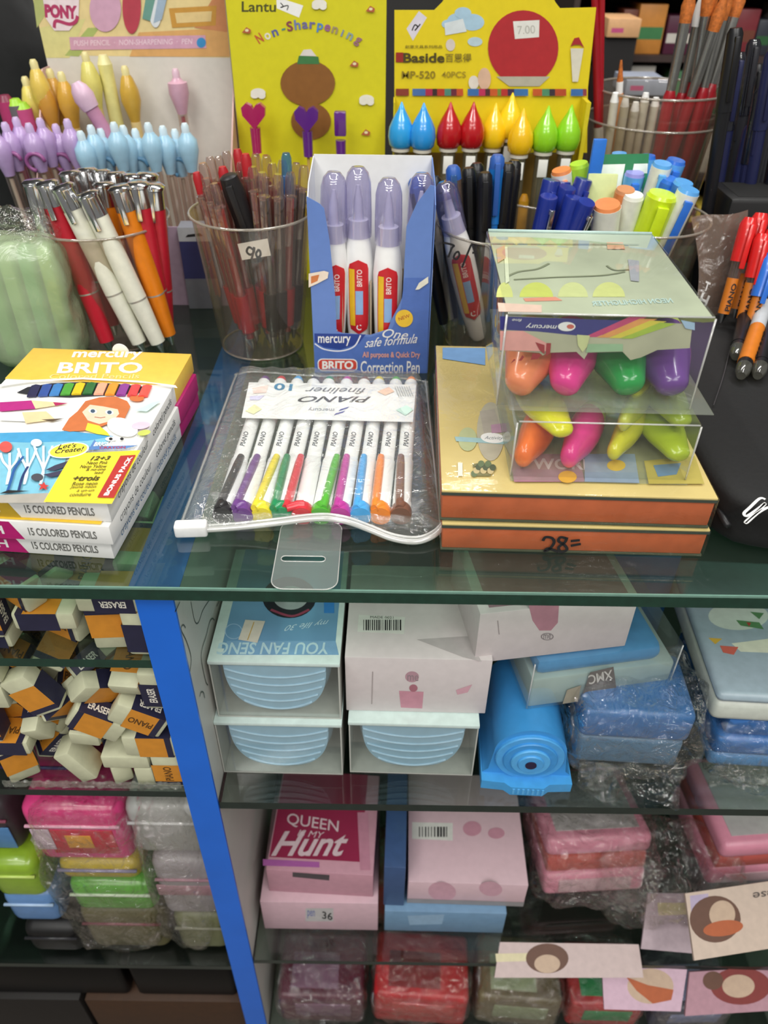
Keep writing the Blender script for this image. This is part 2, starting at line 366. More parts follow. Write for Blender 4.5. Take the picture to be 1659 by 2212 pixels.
lid.poly([(134, 930), (150, 905), (168, 890), (185, 868), (215, 860), (250, 858), (275, 868), (282, 880), (270, 905), (240, 915), (215, 925), (180, 932), (150, 934)], HAIR, 'printed_hair')
lid.oval((296, 862), (312, 862), (296, 855), HAIR, 'printed_hair')
lid.poly([(178, 892), (195, 876), (225, 880), (255, 886), (258, 896), (245, 910), (215, 918), (190, 910)], mat('#f2cdb2', .6), 'printed_face')
for a in ((201, 890), (237, 893)): lid.oval(a, (a[0] + 9, a[1] + 1), (a[0], a[1] - 5), WHITE); lid.oval(a, (a[0] + 5, a[1]), (a[0], a[1] - 4), mat('#41566d', .6))
lid.line([(205, 903), (218, 905), (228, 903)], .5, mat('#b06a55'), 'printed_mouth')
lid.poly([(185, 932), (190, 916), (215, 922), (232, 936), (238, 944), (210, 940)], mat('#dfd33b', .6))
lid.oval((265, 925), (298, 930), (262, 905), mat('#f7f6f2', .6)); lid.oval((240, 951), (252, 951), (240, 946), WHITE); lid.oval((240, 951), (244, 951), (240, 948), INK); lid.oval((264, 951), (268, 951), (264, 948), INK)
lid.poly([(290, 890), (330, 872), (350, 868), (318, 892)], mat('#c8e2da', .6)); lid.oval((305, 922), (325, 920), (305, 914), mat('#e6c7d6', .6)); lid.oval((312, 938), (326, 936), (312, 932), mat('#c6cf63', .6))
for a, c in (((22, 1010), '#eef6f8'), ((60, 1000), '#eef6f8'), ((95, 995), '#d6eaf2')):
    for k in (-14, 0, 14): lid.line(smoothline([(a[0] - 6, 1050), (a[0], 1020), (a[0] + k, a[1] - 10), (a[0] + k * 1.4, a[1] - 28)]), 1.1, mat(c, .6), 'printed_coral')
lid.line(smoothline([(18, 1065), (26, 1040), (34, 1015), (52, 990)]), 1.2, mat('#2f5fa0'), 'printed_weed'); lid.line(smoothline([(42, 1064), (50, 1035), (62, 1012)]), 1.2, mat('#2a3f70'), 'printed_weed')
lid.oval((80, 961), (92, 961), (80, 953), WHITE); lid.oval((14, 970), (28, 970), (14, 958), mat('#d0564f', .6))
lid.polys([[(100, 1020), (120, 1010), (150, 1000), (148, 1012), (118, 1022)], [(95, 1030), (122, 1024), (146, 1018), (142, 1030), (110, 1036)]], mat('#3c3a52', .6), 'printed_wreck'); lid.oval((82, 1036), (95, 1036), (82, 1028), mat('#4a4a52', .6))
lid.poly([(84, 1050), (92, 1052), (97, 1046), (100, 1053), (108, 1054), (101, 1058), (104, 1064), (95, 1060), (86, 1064), (90, 1056)], mat('#c33a34', .6), 'printed_star')
lid.polys([[(0, 1072), (20, 1064), (66, 1066), (30, 1070)]], INK, 'printed_shadow_line')
lid.poly([(0, 1075), (115, 1070), (100, 1092), (0, 1092)], mat('#a9a49a', .6))
lid.poly([(158, 985), (305, 978), (243, 1094), (96, 1090)], mat('#f0de3c', .5, var=.03), 'printed_panel')
lid.oval((150, 978), (194, 972), (148, 962), WHITE); lid.oval((150, 978), (190, 972), (148, 964), mat('#efe04a', .5))
lid.text("Let's", (126, 976), (166, 972), (128, 966), INK, .6, True); lid.text('Create!', (120, 986), (182, 980), (122, 976), INK, .6, True)
lid.poly([(192, 978), (206, 955), (215, 970), (300, 968), (272, 975)], mat('#5c86c0', .5)); lid.text('BRIGHT & SHARP', (203, 970), (300, 968), (205, 961), WHITE, 1.5, True); lid.text('CRAYON', (216, 976), (272, 975), (217, 971), mat('#b8323a'), 1)
BR = mat('#4a4318', .7)
for t, bl, br, tl, b in (('12+3', (196, 1001), (239, 1000), (199, 992), 1.2), ('Neon Pink', (188, 1010), (234, 1009), (190, 1003), .3), ('Neon Yellow', (174, 1018), (232, 1017), (176, 1011), .3), ('& no-one', (187, 1024), (229, 1023), (189, 1018), .3), ('lead', (205, 1031), (225, 1030), (206, 1025), .3),
                         ('+trois', (158, 1046), (216, 1045), (162, 1035), 1.2), ('Rose neon', (157, 1056), (212, 1055), (159, 1048), .3), ('Jaune neon', (152, 1064), (209, 1063), (154, 1056), .3), ('à un-un', (167, 1070), (205, 1069), (169, 1064), .3), ('conduire', (152, 1080), (198, 1079), (154, 1072), .3)):
    lid.text(t, bl, br, tl, BR, b, True)
lid.poly([(262, 992), (295, 990), (248, 1083), (212, 1082)], mat('#b7342f', .5), 'printed_flag')
lid.text('BONUS PACK', (236, 1078), (289, 994), (225, 1078), WHITE, 1.8)
MB().lathe([(5, 0), (5, .6)], 20, Matrix.Translation((5, d / 2 + 1, 11)) @ Matrix.Rotation(math.pi / 2, 4, 'X')).build('hang_tab', WHITE, tb)
# ================================================================== FINELINER WALLET
pw = thing('fineliner_wallet', 'clear zip wallet of ten white fineliners lying on the glass', 'pen wallet', ZP(660, 1000, 0))
o0 = pw.MW.translation
BLc, BRc, FRc, FLc = [ZP(*p, 0.3) - o0 for p in ((508, 806), (924, 822), (958, 1138), (380, 1150))]
def bil(s_, t_): return (FLc * (1 - s_) + FRc * s_) * (1 - t_) + (BLc * (1 - s_) + BRc * s_) * t_
def wal(s_, t_):
    p = bil(s_, t_); e = min(s_, 1 - s_); k = min(1, e / .07); k = k * k * (3 - 2 * k); b = min(1, (1 - t_) / .09); fz = min(1, .25 + t_ / .10)
    hgt = 13.2 * k * b * fz + .5 * math.sin(s_ * 62 + .6) * k * b + 1.6 * noise.noise(p * .045) * k
    p.z = max(.4, .4 + hgt); return p
MB().sheet(wal, 90, 44).build('wallet_film', FILM, pw, 180)
for sa in (.012, .988): MB().tube([wal(sa, k / 30) for k in range(31)], .7, 6).build('weld_seam', clear('#f4f6f4', .14, .6, .3, '#eef0ec', .1, name='weld_plastic'), pw, 180)
MB().tube([wal(k / 40, .985) for k in range(41)], .6, 6).build('weld_seam', clear('#f4f6f4', .14, .6, .3, '#eef0ec', .1, name='weld_plastic'), pw, 180)
MB().sheet(lambda a, b: bil(a, b) + Vector((0, 0, -.25)), 8, 8).build('wallet_back_film', FILM, pw, 180)
zipc = smoothline([(380, 1146, 5), (450, 1144, 4.5), (530, 1138, 5.5), (600, 1130, 8), (660, 1122, 10), (705, 1120, 11), (750, 1127, 9), (800, 1145, 6), (850, 1164, 3.5), (900, 1170, 3), (938, 1156, 4), (962, 1130, 6)], 5)
zp = [ZP(*p) - o0 for p in zipc]
ZIP = clear('#f3f4f2', .12, .5, .45, '#f4f4f0', .15, name='zip_plastic')
MB().tube(zp, 1.5, 8).build('zip_strip', ZIP, pw, 180); MB().tube([p + Vector((0, 2.6, .6)) for p in zp], .8, 6).build('zip_strip', ZIP, pw, 180)
def lip(a, b):
    i = a * (len(zp) - 1); k = int(min(i, len(zp) - 2)); p = zp[k].lerp(zp[k + 1], i - k); q = wal(.01 + .98 * a, .02 + .0 * b)
    return p.lerp(q, b) + Vector((0, 0, 1.0 * math.sin(b * 3.14)))
MB().sheet(lip, 60, 6).build('wallet_lip', FILM, pw, 180)
sp = ZP(413, 1141, 5) - o0
MB().rbox(-8, 8, -3.2, 3.2, -4, 3.5, 1.4, 3, Matrix.Translation(sp) @ Matrix.Rotation(math.radians(4), 4, 'Z')).build('zip_slider', mat('#f4f4f2', .3), pw, 60)
# hanger tab with a slot
tabf = Face(pw, ZP(655, 1200, 1.2) - o0, (1, 0, 0), (0, 1, 0))
def rr(x0, y0, x1, y1, r, n=6):
    out = []
    for cx, cy, a in ((x1 - r, y1 - r, 0), (x0 + r, y1 - r, 90), (x0 + r, y0 + r, 180), (x1 - r, y0 + r, 270)):
        out += [(cx + r * math.cos(math.radians(a + 90 * k / n)), cy + r * math.sin(math.radians(a + 90 * k / n))) for k in range(n + 1)]
    return out
a_, b_ = tabf.P(583, 1272), tabf.P(730, 1128); tx0, ty0, tx1, ty1 = a_.x, a_.y, tabf.P(728, 1272).x, b_.y
outer = rr(tx0, ty0, tx1, ty1, 6); c_ = tabf.P(655, 1208); inner = rr(c_.x - 10.5, c_.y - 1.6, c_.x + 10.5, c_.y + 2.2, 1.9)
n_ = len(outer); mb = MB()
mb.add([tabf.M @ Vector((x, y, 0)) for x, y in outer] + [tabf.M @ Vector((x, y, 0)) for x, y in inner] , [(i, (i + 1) % n_, n_ + (i + 1) % n_, n_ + i) for i in range(n_)])
TAB = clear('#eef4f0', .05, .5, .16, '#dfe9e4', .08, name='hanger_plastic')
mb.build('hanger_tab', TAB, pw)
MB().tube([tabf.M @ Vector((x, y, 0)) for x, y in outer + outer[:1]], .28, 5).build('tab_rim', ZIP, pw, 180)
MB().tube([tabf.M @ Vector((x, y, 0)) for x, y in inner + inner[:1]], .28, 5).build('slot_rim', ZIP, pw, 180)
# the ten pens
PW = mat('#f0f1ef', .3, var=.02)
XB = [547, 584, 622, 659, 695, 734, 773, 808, 846, 882]; XF = [484, 526, 568, 610, 654, 694, 736, 780, 822, 866]
PC = ['#2c2b2c', '#6c3f86', '#ead73b', '#1f8a55', '#d4343f', '#58b23c', '#bf3f9b', '#4fa9e6', '#f08a35', '#7a5646']
CN = ['black', 'purple', 'yellow', 'dark green', 'red', 'light green', 'magenta', 'sky blue', 'orange', 'brown']
CLX = [(521, 472), (556, 508), (598, 551), (620, 592), (650, 618), (728, 698), (749, 728), (786, 771), (823, 810), (866, 863)]
for i in range(10):
    p1 = ZP(XB[i], 905, 5.8); p0 = ZP(XF[i], 1106, 5.8); dd = (p1 - p0).normalized(); L = 136
    M = along(p0, p0 + dd * L); I = M.inverted()
    pn = thing('fineliner', 'white fineliner with %s clip inside the clear wallet' % CN[i], 'pen', M, 'fineliners in the zip wallet')
    pn.body = MB().lathe([(4.1, 42), (4.1, L - 3)], 20).build('barrel', PW, pn, 40)
    MB().lathe([(3.2, L - 3), (3.4, L), (2.6, L + 3), (.5, L + 4)], 16).build('end_plug', mat(PC[(i * 3 + 1) % 10], .3), pn, 40)
    MB().lathe([(4.7, 3), (4.7, 44), (4.3, 45)], 20).build('cap', PW, pn, 40)
    # clip: from the cap end up the upper side; local -Y/+Y whichever is up
    up = (I.to_3x3() @ Vector((0, 0, 1))); c0 = I @ ZP(CLX[i][1], 1098, 10.2); c1 = I @ ZP(CLX[i][0], 986, 10.2)
    col = mat(PC[i], .3, coat=.3); n = up.normalized(); sd = Vector((0, 0, 1)).cross(n)
    mb = MB()
    pts = [c0 + (c1 - c0) * k / 6 for k in range(7)]
    mb.tube(pts, [2.3] * 6 + [1.9], 10); mb.build('clip', col, pn, 50)
    fl_ = 5 if i == 4 else (-5 if i == 5 else 0)
    mb = MB(); q = Vector((0, 0, 0))
    mb.lathe([(5.3, -3.5), (5.5, 1), (4.6, 3.4)], 18); mb.build('cap_end', col, pn, 40)
    jo = MB().tube([c0, c0.lerp(Vector((0, 0, 1)) + n * 4.4, .7), Vector((0, 0, .5)) + n * 3.6], [2.0, 2.6, 3.0], 10).build('clip_root', col, pn, 50)
    fx = Face(pn, n * 4.15 + Vector((0, 0, 52)), (0, 0, 1), -sd if (-sd).cross(n).dot(Vector((0, 0, 1))) > 0 else sd)
    if fx.M.to_3x3().col[2].dot(n) < 0: fx = Face(pn, n * 4.15 + Vector((0, 0, 52)), (0, 0, 1), sd if fx.M.to_3x3().col[1].dot(sd) < 0 else -sd)
    v, f = text_geo('PIANO', .6, True); fx.put([(2 + 15 * x, -1.3 + 2.8 * y) for x, y in v], f, mat('#4b5157', .6), 'lettering')
# header card inside
hc = Face(pw, ZP(700, 870, 12.0) - o0, (1, 0, 0), (0, 1, 0))
pts = [hc.P(*p) for p in ((522, 903), (892, 912), (899, 832), (538, 827))]
mb = MB(); mb.add([hc.M @ Vector((p.x, p.y, 0)) for p in pts] + [hc.M @ Vector((p.x, p.y, .35)) for p in pts], [(3, 2, 1, 0), (4, 5, 6, 7), (0, 1, 5, 4), (1, 2, 6, 5), (2, 3, 7, 6), (3, 0, 4, 7)]); hcard = mb.build('header_card', PW, pw)
hc.k = 9; hc.on = hcard
DK = mat('#3b3d42', .6)
hc.text('PIANO', (802, 858), (648, 857), (797, 871), DK, .8, True); hc.text('fineliner', (790, 840), (662, 838), (786, 853), mat('#6b6d72', .6), .2, True)
hc.text('10', (633, 831), (594, 829), (630, 846), mat('#2f7fa8', .6), 1); hc.text('mercury', (722, 882), (666, 881), (722, 889), mat('#9aa0a8', .6), .5)
hc.polys([[(735, 886), (755, 880), (750, 884), (731, 890)], [(725, 895), (746, 889), (741, 893), (721, 899)]], mat('#4a4f9a', .6), 'printed_logo')
hc.poly([(545, 840), (580, 834), (575, 850), (548, 852)], mat('#f2d8cf', .6)); hc.poly([(540, 858), (572, 856), (560, 866), (540, 866)], mat('#d5d2ee', .6)); hc.poly([(530, 890), (550, 876), (566, 886), (548, 897)], mat('#eceab8', .6))
hc.poly([(815, 848), (840, 838), (852, 848), (832, 856)], mat('#f4cdb4', .6)); hc.poly([(855, 888), (878, 878), (893, 888), (876, 900)], mat('#c4e2d4', .6))
for k in range(7): hc.line([(853 + k * 5, 838), (862 + k * 5, 860)], .35, mat('#8f9490'), 'printed_hatching')
# ================================================================== CORRECTION PEN BOX
cb0 = ZP(680, 803, 0); cbw = 75.5; cbd = 56; cbh = 121
cb = thing('correction_pen_box', 'open blue cardboard display box of correction pens with Correction Pen lettering', 'display box', TR(cb0.x + cbw / 2, cb0.y + cbd / 2, 0.05, 0.3))
CBL = mat('#6685c6', .4, var=.03)
fc = Face(cb, (-cbw / 2, -cbd / 2, 0), (1, 0, 0), (0, 0, 1))
prof = [(679, 806), (921, 808), (930, 600), (939, 402), (930, 400), (900, 440), (878, 490), (874, 560), (870, 640), (862, 660), (846, 690), (838, 712), (800, 724), (740, 720), (727, 716), (724, 640), (712, 520), (700, 450), (690, 440), (660, 424)]
P2 = [fc.P(*p) for p in prof]
P2 = [Vector((max(0, min(cbw, p.x)), max(0, p.y))) for p in P2]
mb = MB(); n = len(P2)
mb.add([fc.M @ Vector((p.x, p.y, 0)) for p in P2] + [fc.M @ Vector((p.x, p.y, -.6)) for p in P2], [tuple(range(n)), tuple(reversed(range(n, 2 * n)))] + [((i + 1) % n, i, n + i, n + (i + 1) % n) for i in range(n)])
cb.body = mb.build('front_panel', CBL, cb); fc.on = cb.body
sides = [(-cbd / 2 + .6, 0), (cbd / 2, 0), (cbd / 2, cbh + 1), (-cbd / 2 + 14, cbh - 4), (-cbd / 2 + .6, cbh - 12)]
for sx, x in ((-1, -cbw / 2), (1, cbw / 2 - .6)):
    MB().prism(sides, 0, .6, Matrix.Translation((x, 0, 0)) @ Matrix(((0, 0, 1, 0), (1, 0, 0, 0), (0, 1, 0, 0), (0, 0, 0, 1)))).build('side_panel', CBL if sx > 0 else mat('#d9dbe4', .5), cb)
MB().box(-cbw / 2 + .6, cbw / 2 - .6, cbd / 2 - .6, cbd / 2, 0, cbh + 2).build('back_panel', WHITE, cb)
MB().box(-cbw / 2 + .6, cbw / 2 - .6, -cbd / 2 + .6, cbd / 2 - .6, 0, .6).build('bottom_panel', WHITE, cb)
KRAFT = mat('#b8a68c', .8)
NAVY = mat('#27408f', .4)
fc.k = 2
fc.poly([(679, 724), (727, 722), (800, 728), (846, 712), (866, 664), (874, 600), (929, 600), (922, 806), (680, 805)], mat('#5272ba', .4), 'printed_lower_panel')
fc.poly([(679, 720), (790, 722), (775, 742), (735, 755), (700, 750), (680, 738)], NAVY, 'printed_logo')
fc.line(smoothline([(680, 742), (700, 754), (735, 758), (765, 748), (779, 724)]), .9, mat('#e9ecf6'), 'printed_arc')
fc.tbox('mercury', 687, 726, 757, 747, WHITE, .6)
fc.oval((730, 788), (770, 788), (730, 775), mat('#e8c9c4')); 
fc.put([tuple(p) for p in (lambda a, b: rr(a.x, a.y, b.x, b.y, 3.2))(fc.P(687, 801), fc.P(772, 775))], [tuple(range(28))], WHITE, 'printed_frame')
fc.put([tuple(p) for p in (lambda a, b: rr(a.x, a.y, b.x, b.y, 2.9))(fc.P(689, 799), fc.P(770, 777))], [tuple(range(28))], mat('#d0483c', .5), 'printed_badge')
fc.tbox('BRITO', 696, 779, 763, 797, WHITE, 1.6)
fc.tbox('Correction Pen', 779, 779, 906, 806, WHITE, .5)
fc.tbox('All purpose & Quick Dry', 783, 759, 907, 775, mat('#e3a69a', .5), 1.2)
fc.text('One', (825, 728), (880, 732), (828, 709), WHITE, .2, True); fc.text('safe formula', (788, 750), (900, 740), (790, 730), WHITE, .2, True)
fc.oval((873, 687), (892, 687), (873, 668), mat('#f0c53a', .5), 'printed_burst'); fc.text('NEW', (862, 692), (886, 684), (860, 685), mat('#b4572d'), .6)
fc.poly([(667, 590), (700, 584), (710, 587), (708, 600), (685, 612), (667, 620)], mat('#ecdcc9', .5)); fc.polys([[(672, 596), (690, 592), (686, 606), (672, 612)]], mat('#cf7b45', .5))
fc.poly([(897, 625), (905, 610), (925, 596), (925, 610), (905, 624)], mat('#eae7d6', .5))
CAPV = clear('#e2dff0', .10, .7, .13, '#a9a4cc', .06, name='violet_cap_plastic')
def corr_pen(M, label, L=128, group='correction pens in the blue box', faceprint=True):
    t = thing('correction_pen', label, 'correction pen', M, group)
    t.body = MB().lathe([(4.5, 0), (6.2, 4), (8.2, 24), (9.2, 50), (9.2, 64), (8.0, 76), (6.6, 86), (6.2, 92)], 24, None, (True, True)).build('bottle', mat('#f2f2f1', .3, var=.02), t, 60)
    MB().lathe([(3.6, 92), (2.6, 104), (1.0, 112)], 16).build('nozzle', mat('#e9e9f2', .3), t, 60)
    MB().lathe([(8.3, 82), (8.4, 96), (8.0, 110), (7.8, L - 8), (6.4, L - 3), (3.8, L)], 24, None, (False, True)).build('cap', CAPV, t, 60)
    if faceprint:
        def wrap(u, z):
            a = math.radians(-90 + u * 57.3 / 8.9); r = 9.75 if z > 40 else 8.6 + z * .029
            return (r * math.cos(a), r * math.sin(a), z)
        def patch(u0, u1, z0, z1, m, n, rad=0):
            w = (u1 - u0); 
            def fn(a, b):
                z = z0 + (z1 - z0) * b; e = min(b, 1 - b) * (z1 - z0); k = 1 if e >= w / 2 or not rad else math.sqrt(max(0, 1 - (1 - e / (w / 2)) ** 2)) 
                c = (u0 + u1) / 2; p = Vector(wrap(c + (a - .5) * w * k, z)); d = Vector((p.x, p.y, 0)).normalized(); return p + d * rad_l[0]
            MB().sheet(fn, 6, 16).build(n, m, t, 180); rad_l[0] += .08
        rad_l = [0.05]
        patch(-6.2, 6.2, 20, 70, mat('#c8262f', .35), 'red_label', 1); patch(-5.6, -2.2, 26, 64, mat('#e9bb26', .35), 'yellow_stripe', 0)
        patch(-1.8, 2.6, 34, 50, mat('#8db2de', .35), 'blue_panel', 0)
        fl = Face(t, (0, -9.95, 0), (0, 0, 1), (-1, 0, 0)); v, f = text_geo('BRITO', 1, False); fl.put([(53 + 11 * x, -2.4 + 3.4 * y) for x, y in v], f, mat('#f3d7d2'), 'lettering')
        fl2 = Face(t, (0, -9.3, 0), (1, 0, 0), (0, 0, 1)); v, f = text_geo('C', 1, False); fl2.put([(-1.6 + 3.2 * x, 23 + 4 * y) for x, y in v], f, WHITE, 'lettering')
    return t
names = ['leftmost in the blue box, its cap tilted', 'second from left, set back in the blue box', 'third from left, in front in the blue box', 'rightmost in the blue box, partly hidden']
for i, (px, dy, lz) in enumerate(((712, 15, 0), (775, 19, 2), (838, 12, -2), (905, 15, 0))):
    y = cb0.y + dy; p = YP(px, 560, y)
    corr_pen(TR(p.x, y, .8 + max(0, lz), [12, 0, 0, -8][i], 0, [2, 0, 0, 0][i]), 'white correction pen with violet cap, ' + names[i], 122 + (lz if lz < 0 else 0))
for k in range(3): MB().box(-cbw / 2 + 18.5 + k * 18.4, -cbw / 2 + 19.3 + k * 18.4, -cbd / 2 + 8, cbd / 2 - 8, .6, 58).build('divider_card', KRAFT, cb)
MB().box(-cbw / 2 + 1, cbw / 2 - 1, 2, 2.6, .6, 60).build('divider_card', KRAFT, cb)
# ================================================================== BOOKS
bk0 = ZP(957, 1192, 0)
BPAGE = mat('#c4673f', .55, var=.16, scale=60); COVER = mat('#d8c684', .35, var=.06, scale=40)
def book(z, M, label, h):
    t = thing('activity_book', label, 'book', M, 'pair of thick books under the highlighter packs'); w, d = 126, 150
    MB().rbox(-w / 2 + .6, w / 2 - .6, -d / 2 + .6, d / 2 - .6, 1.2, h - 1.2, .5).build('page_block', BPAGE, t, 40)
    t.body = MB().rbox(-w / 2, w / 2, -d / 2, d / 2, h - 1.2, h, .4).build('front_cover', COVER, t, 40)
    MB().rbox(-w / 2, w / 2, -d / 2, d / 2, 0, 1.2, .4).build('back_cover', mat('#49503f', .4), t, 40)
    MB().box(-w / 2 - .1, w / 2 + .1, -d / 2 - .1, -d / 2 + .6, h - 2.6, h - 1.2).build('cover_turn_in', mat('#3f4a42', .4), t)
    MB().rbox(-w / 2 - .7, w / 2 + .7, -d / 2 - .7, d / 2 + .7, .05, h + .35, 1).build('shrink_wrap', WRAP, t, 40)
    return t, w, d, h
bA = book(0, TR(bk0.x + 63, bk0.y + 75, 0.1, -1.0), 'lower orange edged book with a handwritten price on its edge', 16.5)
bB = book(17, TR(bk0.x + 62.5, bk0.y + 76, 17.3, -1.5), 'upper orange edged book with pale yellow picture cover', 17.5)
fb = Face(bA[0], (-63, -75, 0), (1, 0, 0), (0, 0, 1), .05); fb.k = 18
for pts in ([(1172, 1166), (1178, 1158), (1192, 1160), (1196, 1170), (1186, 1184), (1176, 1188), (1184, 1182), (1206, 1190)], [(1222, 1160), (1210, 1158), (1206, 1166), (1218, 1174), (1224, 1184), (1212, 1190), (1206, 1180), (1220, 1168), (1224, 1158)], [(1232, 1166), (1252, 1164)], [(1232, 1176), (1254, 1172)]):
    fb.line(smoothline(pts), 1.5, INK, 'handwritten_price')
fk = Face(bB[0], (-63, -75, 17.5), (1, 0, 0), (0, 1, 0), .04); fk.k = 10
fk.poly([(956, 752), (1048, 753), (1048, 790), (956, 776)], mat('#6e97c4', .5))
fk.oval((1060, 930), (1090, 930), (1060, 870), mat('#b9b39e', .5)); fk.poly([(1036, 890), (1068, 885), (1085, 935), (1045, 938)], mat('#b0a89b', .5))
fk.oval((1010, 950), (1030, 950), (1010, 925), mat('#b6bd8f', .5)); fk.poly([(982, 945), (1100, 952), (1095, 962), (985, 955)], mat('#9ec0c3', .5)); fk.oval((1064, 948), (1090, 950), (1064, 937), WHITE); fk.text('Activity', (1046, 953), (1086, 954), (1047, 944), mat('#7f868c'), 0, True)
fk.poly([(1060, 920), (1100, 915), (1105, 935), (1062, 938)], mat('#b892a8', .5))
fk.text('1', (989, 1031), (999, 1031), (989, 1002), mat('#efe9d4', .6), 1.5); fk.text('2', (1020, 1031), (1060, 1031), (1020, 1003), mat('#7d7a55', .6), 1)
for k in range(9): fk.oval((1024 + k * 5, 1026 - (k * 7) % 22), (1031 + k * 5, 1026 - (k * 7) % 22), (1024 + k * 5, 1019 - (k * 7) % 22), mat(('#6b7a5a', '#c2b184', '#57604a')[k % 3], .6))
fk.poly([(1100, 985), (1250, 985), (1262, 1045), (1110, 1045)], mat('#a9798c', .5)); fk.text('WORDS', (1150, 1018), (1310, 1020), (1150, 994), mat('#d9cbd0', .6), 1)
fk.poly([(1262, 985), (1370, 985), (1380, 1048), (1262, 1045)], mat('#8b9db0', .5)); fk.poly([(1390, 1000), (1500, 990), (1520, 1050), (1400, 1050)], mat('#b4a552', .5)); fk.oval((1330, 1010), (1350, 1010), (1330, 998), mat('#d4b23e', .5)); fk.oval((1225, 1035), (1245, 1035), (1225, 1022), mat('#d8a944', .5))
fk.poly([(1410, 1010), (1470, 1005), (1460, 1030), (1420, 1035)], mat('#5d86ac', .5))
# ================================================================== HIGHLIGHTER PACKS
ztop = 35.5
def hili(p_tip, p_tail, col, label, wide=25, flat=.8, group='mini highlighters in the packs', L=None):
    M = along(p_tip, p_tail); Ln = (Vector(p_tail) - Vector(p_tip)).length
    t = thing('mini_highlighter', label, 'highlighter', M, group); r = wide / 2
    MB().lathe([(.2 * r, 0), (.4 * r, .8), (.52 * r, 2.6), (.58 * r, 5), (.72 * r, 11), (.9 * r, 18), (r, 25), (r, 31), (.96 * r, 35)], 24, None, (True, True), 1, flat).build('cap', mat(col, .22, coat=.4, var=.03), t, 60)
    MB().lathe([(.86 * r, 35), (.92 * r, 38), (.86 * r, Ln - 5), (.5 * r, Ln)], 24, None, (True, True), 1, flat).build('barrel', mat('#c9d46c', .3), t, 60)
    return t
def clear_pack(x0, x1, y0, y1, z0, z1, label, rz, flange):
    cx, cy = (x0 + x1) / 2, (y0 + y1) / 2; w, d, h = x1 - x0, y1 - y0, z1 - z0
    t = thing('highlighter_pack', label, 'highlighter pack', TR(cx, cy, z0, rz), 'clear packs of mini highlighters')
    MB().rbox(-w / 2, w / 2, -d / 2, d / 2, 0.2, h, 1.2).build('clear_box', STIFF, t, 40)
    MB().rbox(-w / 2 + flange[0], w / 2 + flange[1], -d / 2 - 3, d / 2 + 2, 0, .5, .2).build('base_flange', clear('#f4f7f2', .05, .5, .12, '#dfe5d8', .08, name='flange_plastic'), t, 40)
    for sx in (-1, 1): MB().tube([(sx * (w / 2 - .3), -d / 2 + .3, 1), (sx * (w / 2 - .3), -d / 2 + .3, h - 1)], .5, 6).build('box_seam', ZIP, t, 180)
    MB().tube([(-w / 2 + 1, -d / 2 + .3, h - .3), (w / 2 - 1, -d / 2 + .3, h - .3)], .45, 6).build('box_seam', ZIP, t, 180)
    MB().tube([(-w / 2 + 1, d / 2 - .3, h - .3), (w / 2 - 1, d / 2 - .3, h - .3)], .8, 6).build('box_seam', mat('#b7cfca', .3), t, 180)
    return t, w, d, h
lx0 = YP(1108, 1000, 42).x; lx1 = YP(1492, 1000, 42).x
LP = clear_pack(lx0, lx1, 40, 146, ztop, 66, 'lower clear highlighter pack resting on the yellow book', -1.0, (0, 0))
ux0 = YP(1078, 860, 51).x; ux1 = YP(1500, 865, 51).x
UP = clear_pack(ux0, ux1, 51, 158, 66.6, 112, 'upper clear highlighter pack with navy and rainbow printed card', -1.0, (6, 10))
# highlighters: tips towards the shopper
for px, py, qx, c, nm in ((1116, 846, 1148, '#f79062', 'peach orange'), (1216, 850, 1230, '#ee3f97', 'hot pink'), (1362, 848, 1316, '#27a04c', 'emerald green'), (1456, 845, 1410, '#6f4491', 'deep purple')):
    p = YP(px, py, 55); p.z = max(p.z, 74.5); q = YP(qx, 797, 82); q.z = 84
    dd = (q - p).normalized(); hili(p, p + dd * 46, c, nm + ' mini highlighter in the upper clear pack', 27, .85)
for px, py, qx, qy, c, nm, yy, zz, wd in ((1122, 1018, 1158, 950, '#f5793a', 'bright orange', 43, 44, 23), (1220, 1020, 1258, 952, '#e8418f', 'rose pink', 43, 44, 23), (1214, 968, 1165, 925, '#e5e02c', 'lemon yellow', 42, 59, 21), (1324, 972, 1358, 938, '#d5d13a', 'lower dull yellow', 47, 45, 18), (1338, 942, 1370, 905, '#c9cc52', 'upper pale yellow', 50, 59, 18), (1474, 975, 1425, 945, '#a9bd2c', 'lower olive lime', 45, 45, 21), (1474, 922, 1425, 898, '#a3b62f', 'upper olive lime', 52, 59, 20)):
    p = YP(px, py, yy); p.z = zz; q = YP(qx, qy, yy + 24); q.z = zz + 1; dd = (q - p).normalized()
    hili(p, p + dd * 46, c, nm + ' mini highlighter in the lower clear pack', wd, .62 if zz > 50 else .7)
# printed card inside the upper pack
t, w, d, h = UP
t.body = MB().box(-w / 2 + 1, w / 2 - 1, -d / 2 + 2, d / 2 - 1, h - 1.6, h - 1.0).build('card_top', mat('#b4bba0', .5, var=.12, scale=40), t)
fu = Face(t, (-w / 2 + 1, -d / 2 + 1.2, 0), (1, 0, 0), (0, 0, 1), .04)
cardpts = [fu.P(*p) for p in ((1080, 682), (1496, 700), (1490, 752), (1420, 756), (1385, 772), (1362, 778), (1345, 760), (1270, 762), (1262, 776), (1245, 760), (1185, 762), (1172, 768), (1165, 762), (1080, 757))]
zz_ = h - 1.0
mb = MB(); mb.add([fu.M @ Vector((min(max(p.x, 0), w - 2), min(p.y, zz_), 0)) for p in cardpts], [tuple(range(len(cardpts)))]); fu.on = mb.build('card_front', mat('#b9b99c', .5, var=.1, scale=60), t)
fu.poly([(1080, 683), (1400, 694), (1340, 722), (1250, 725), (1160, 716), (1080, 712)], mat('#3a3a80', .5), 'printed_band')
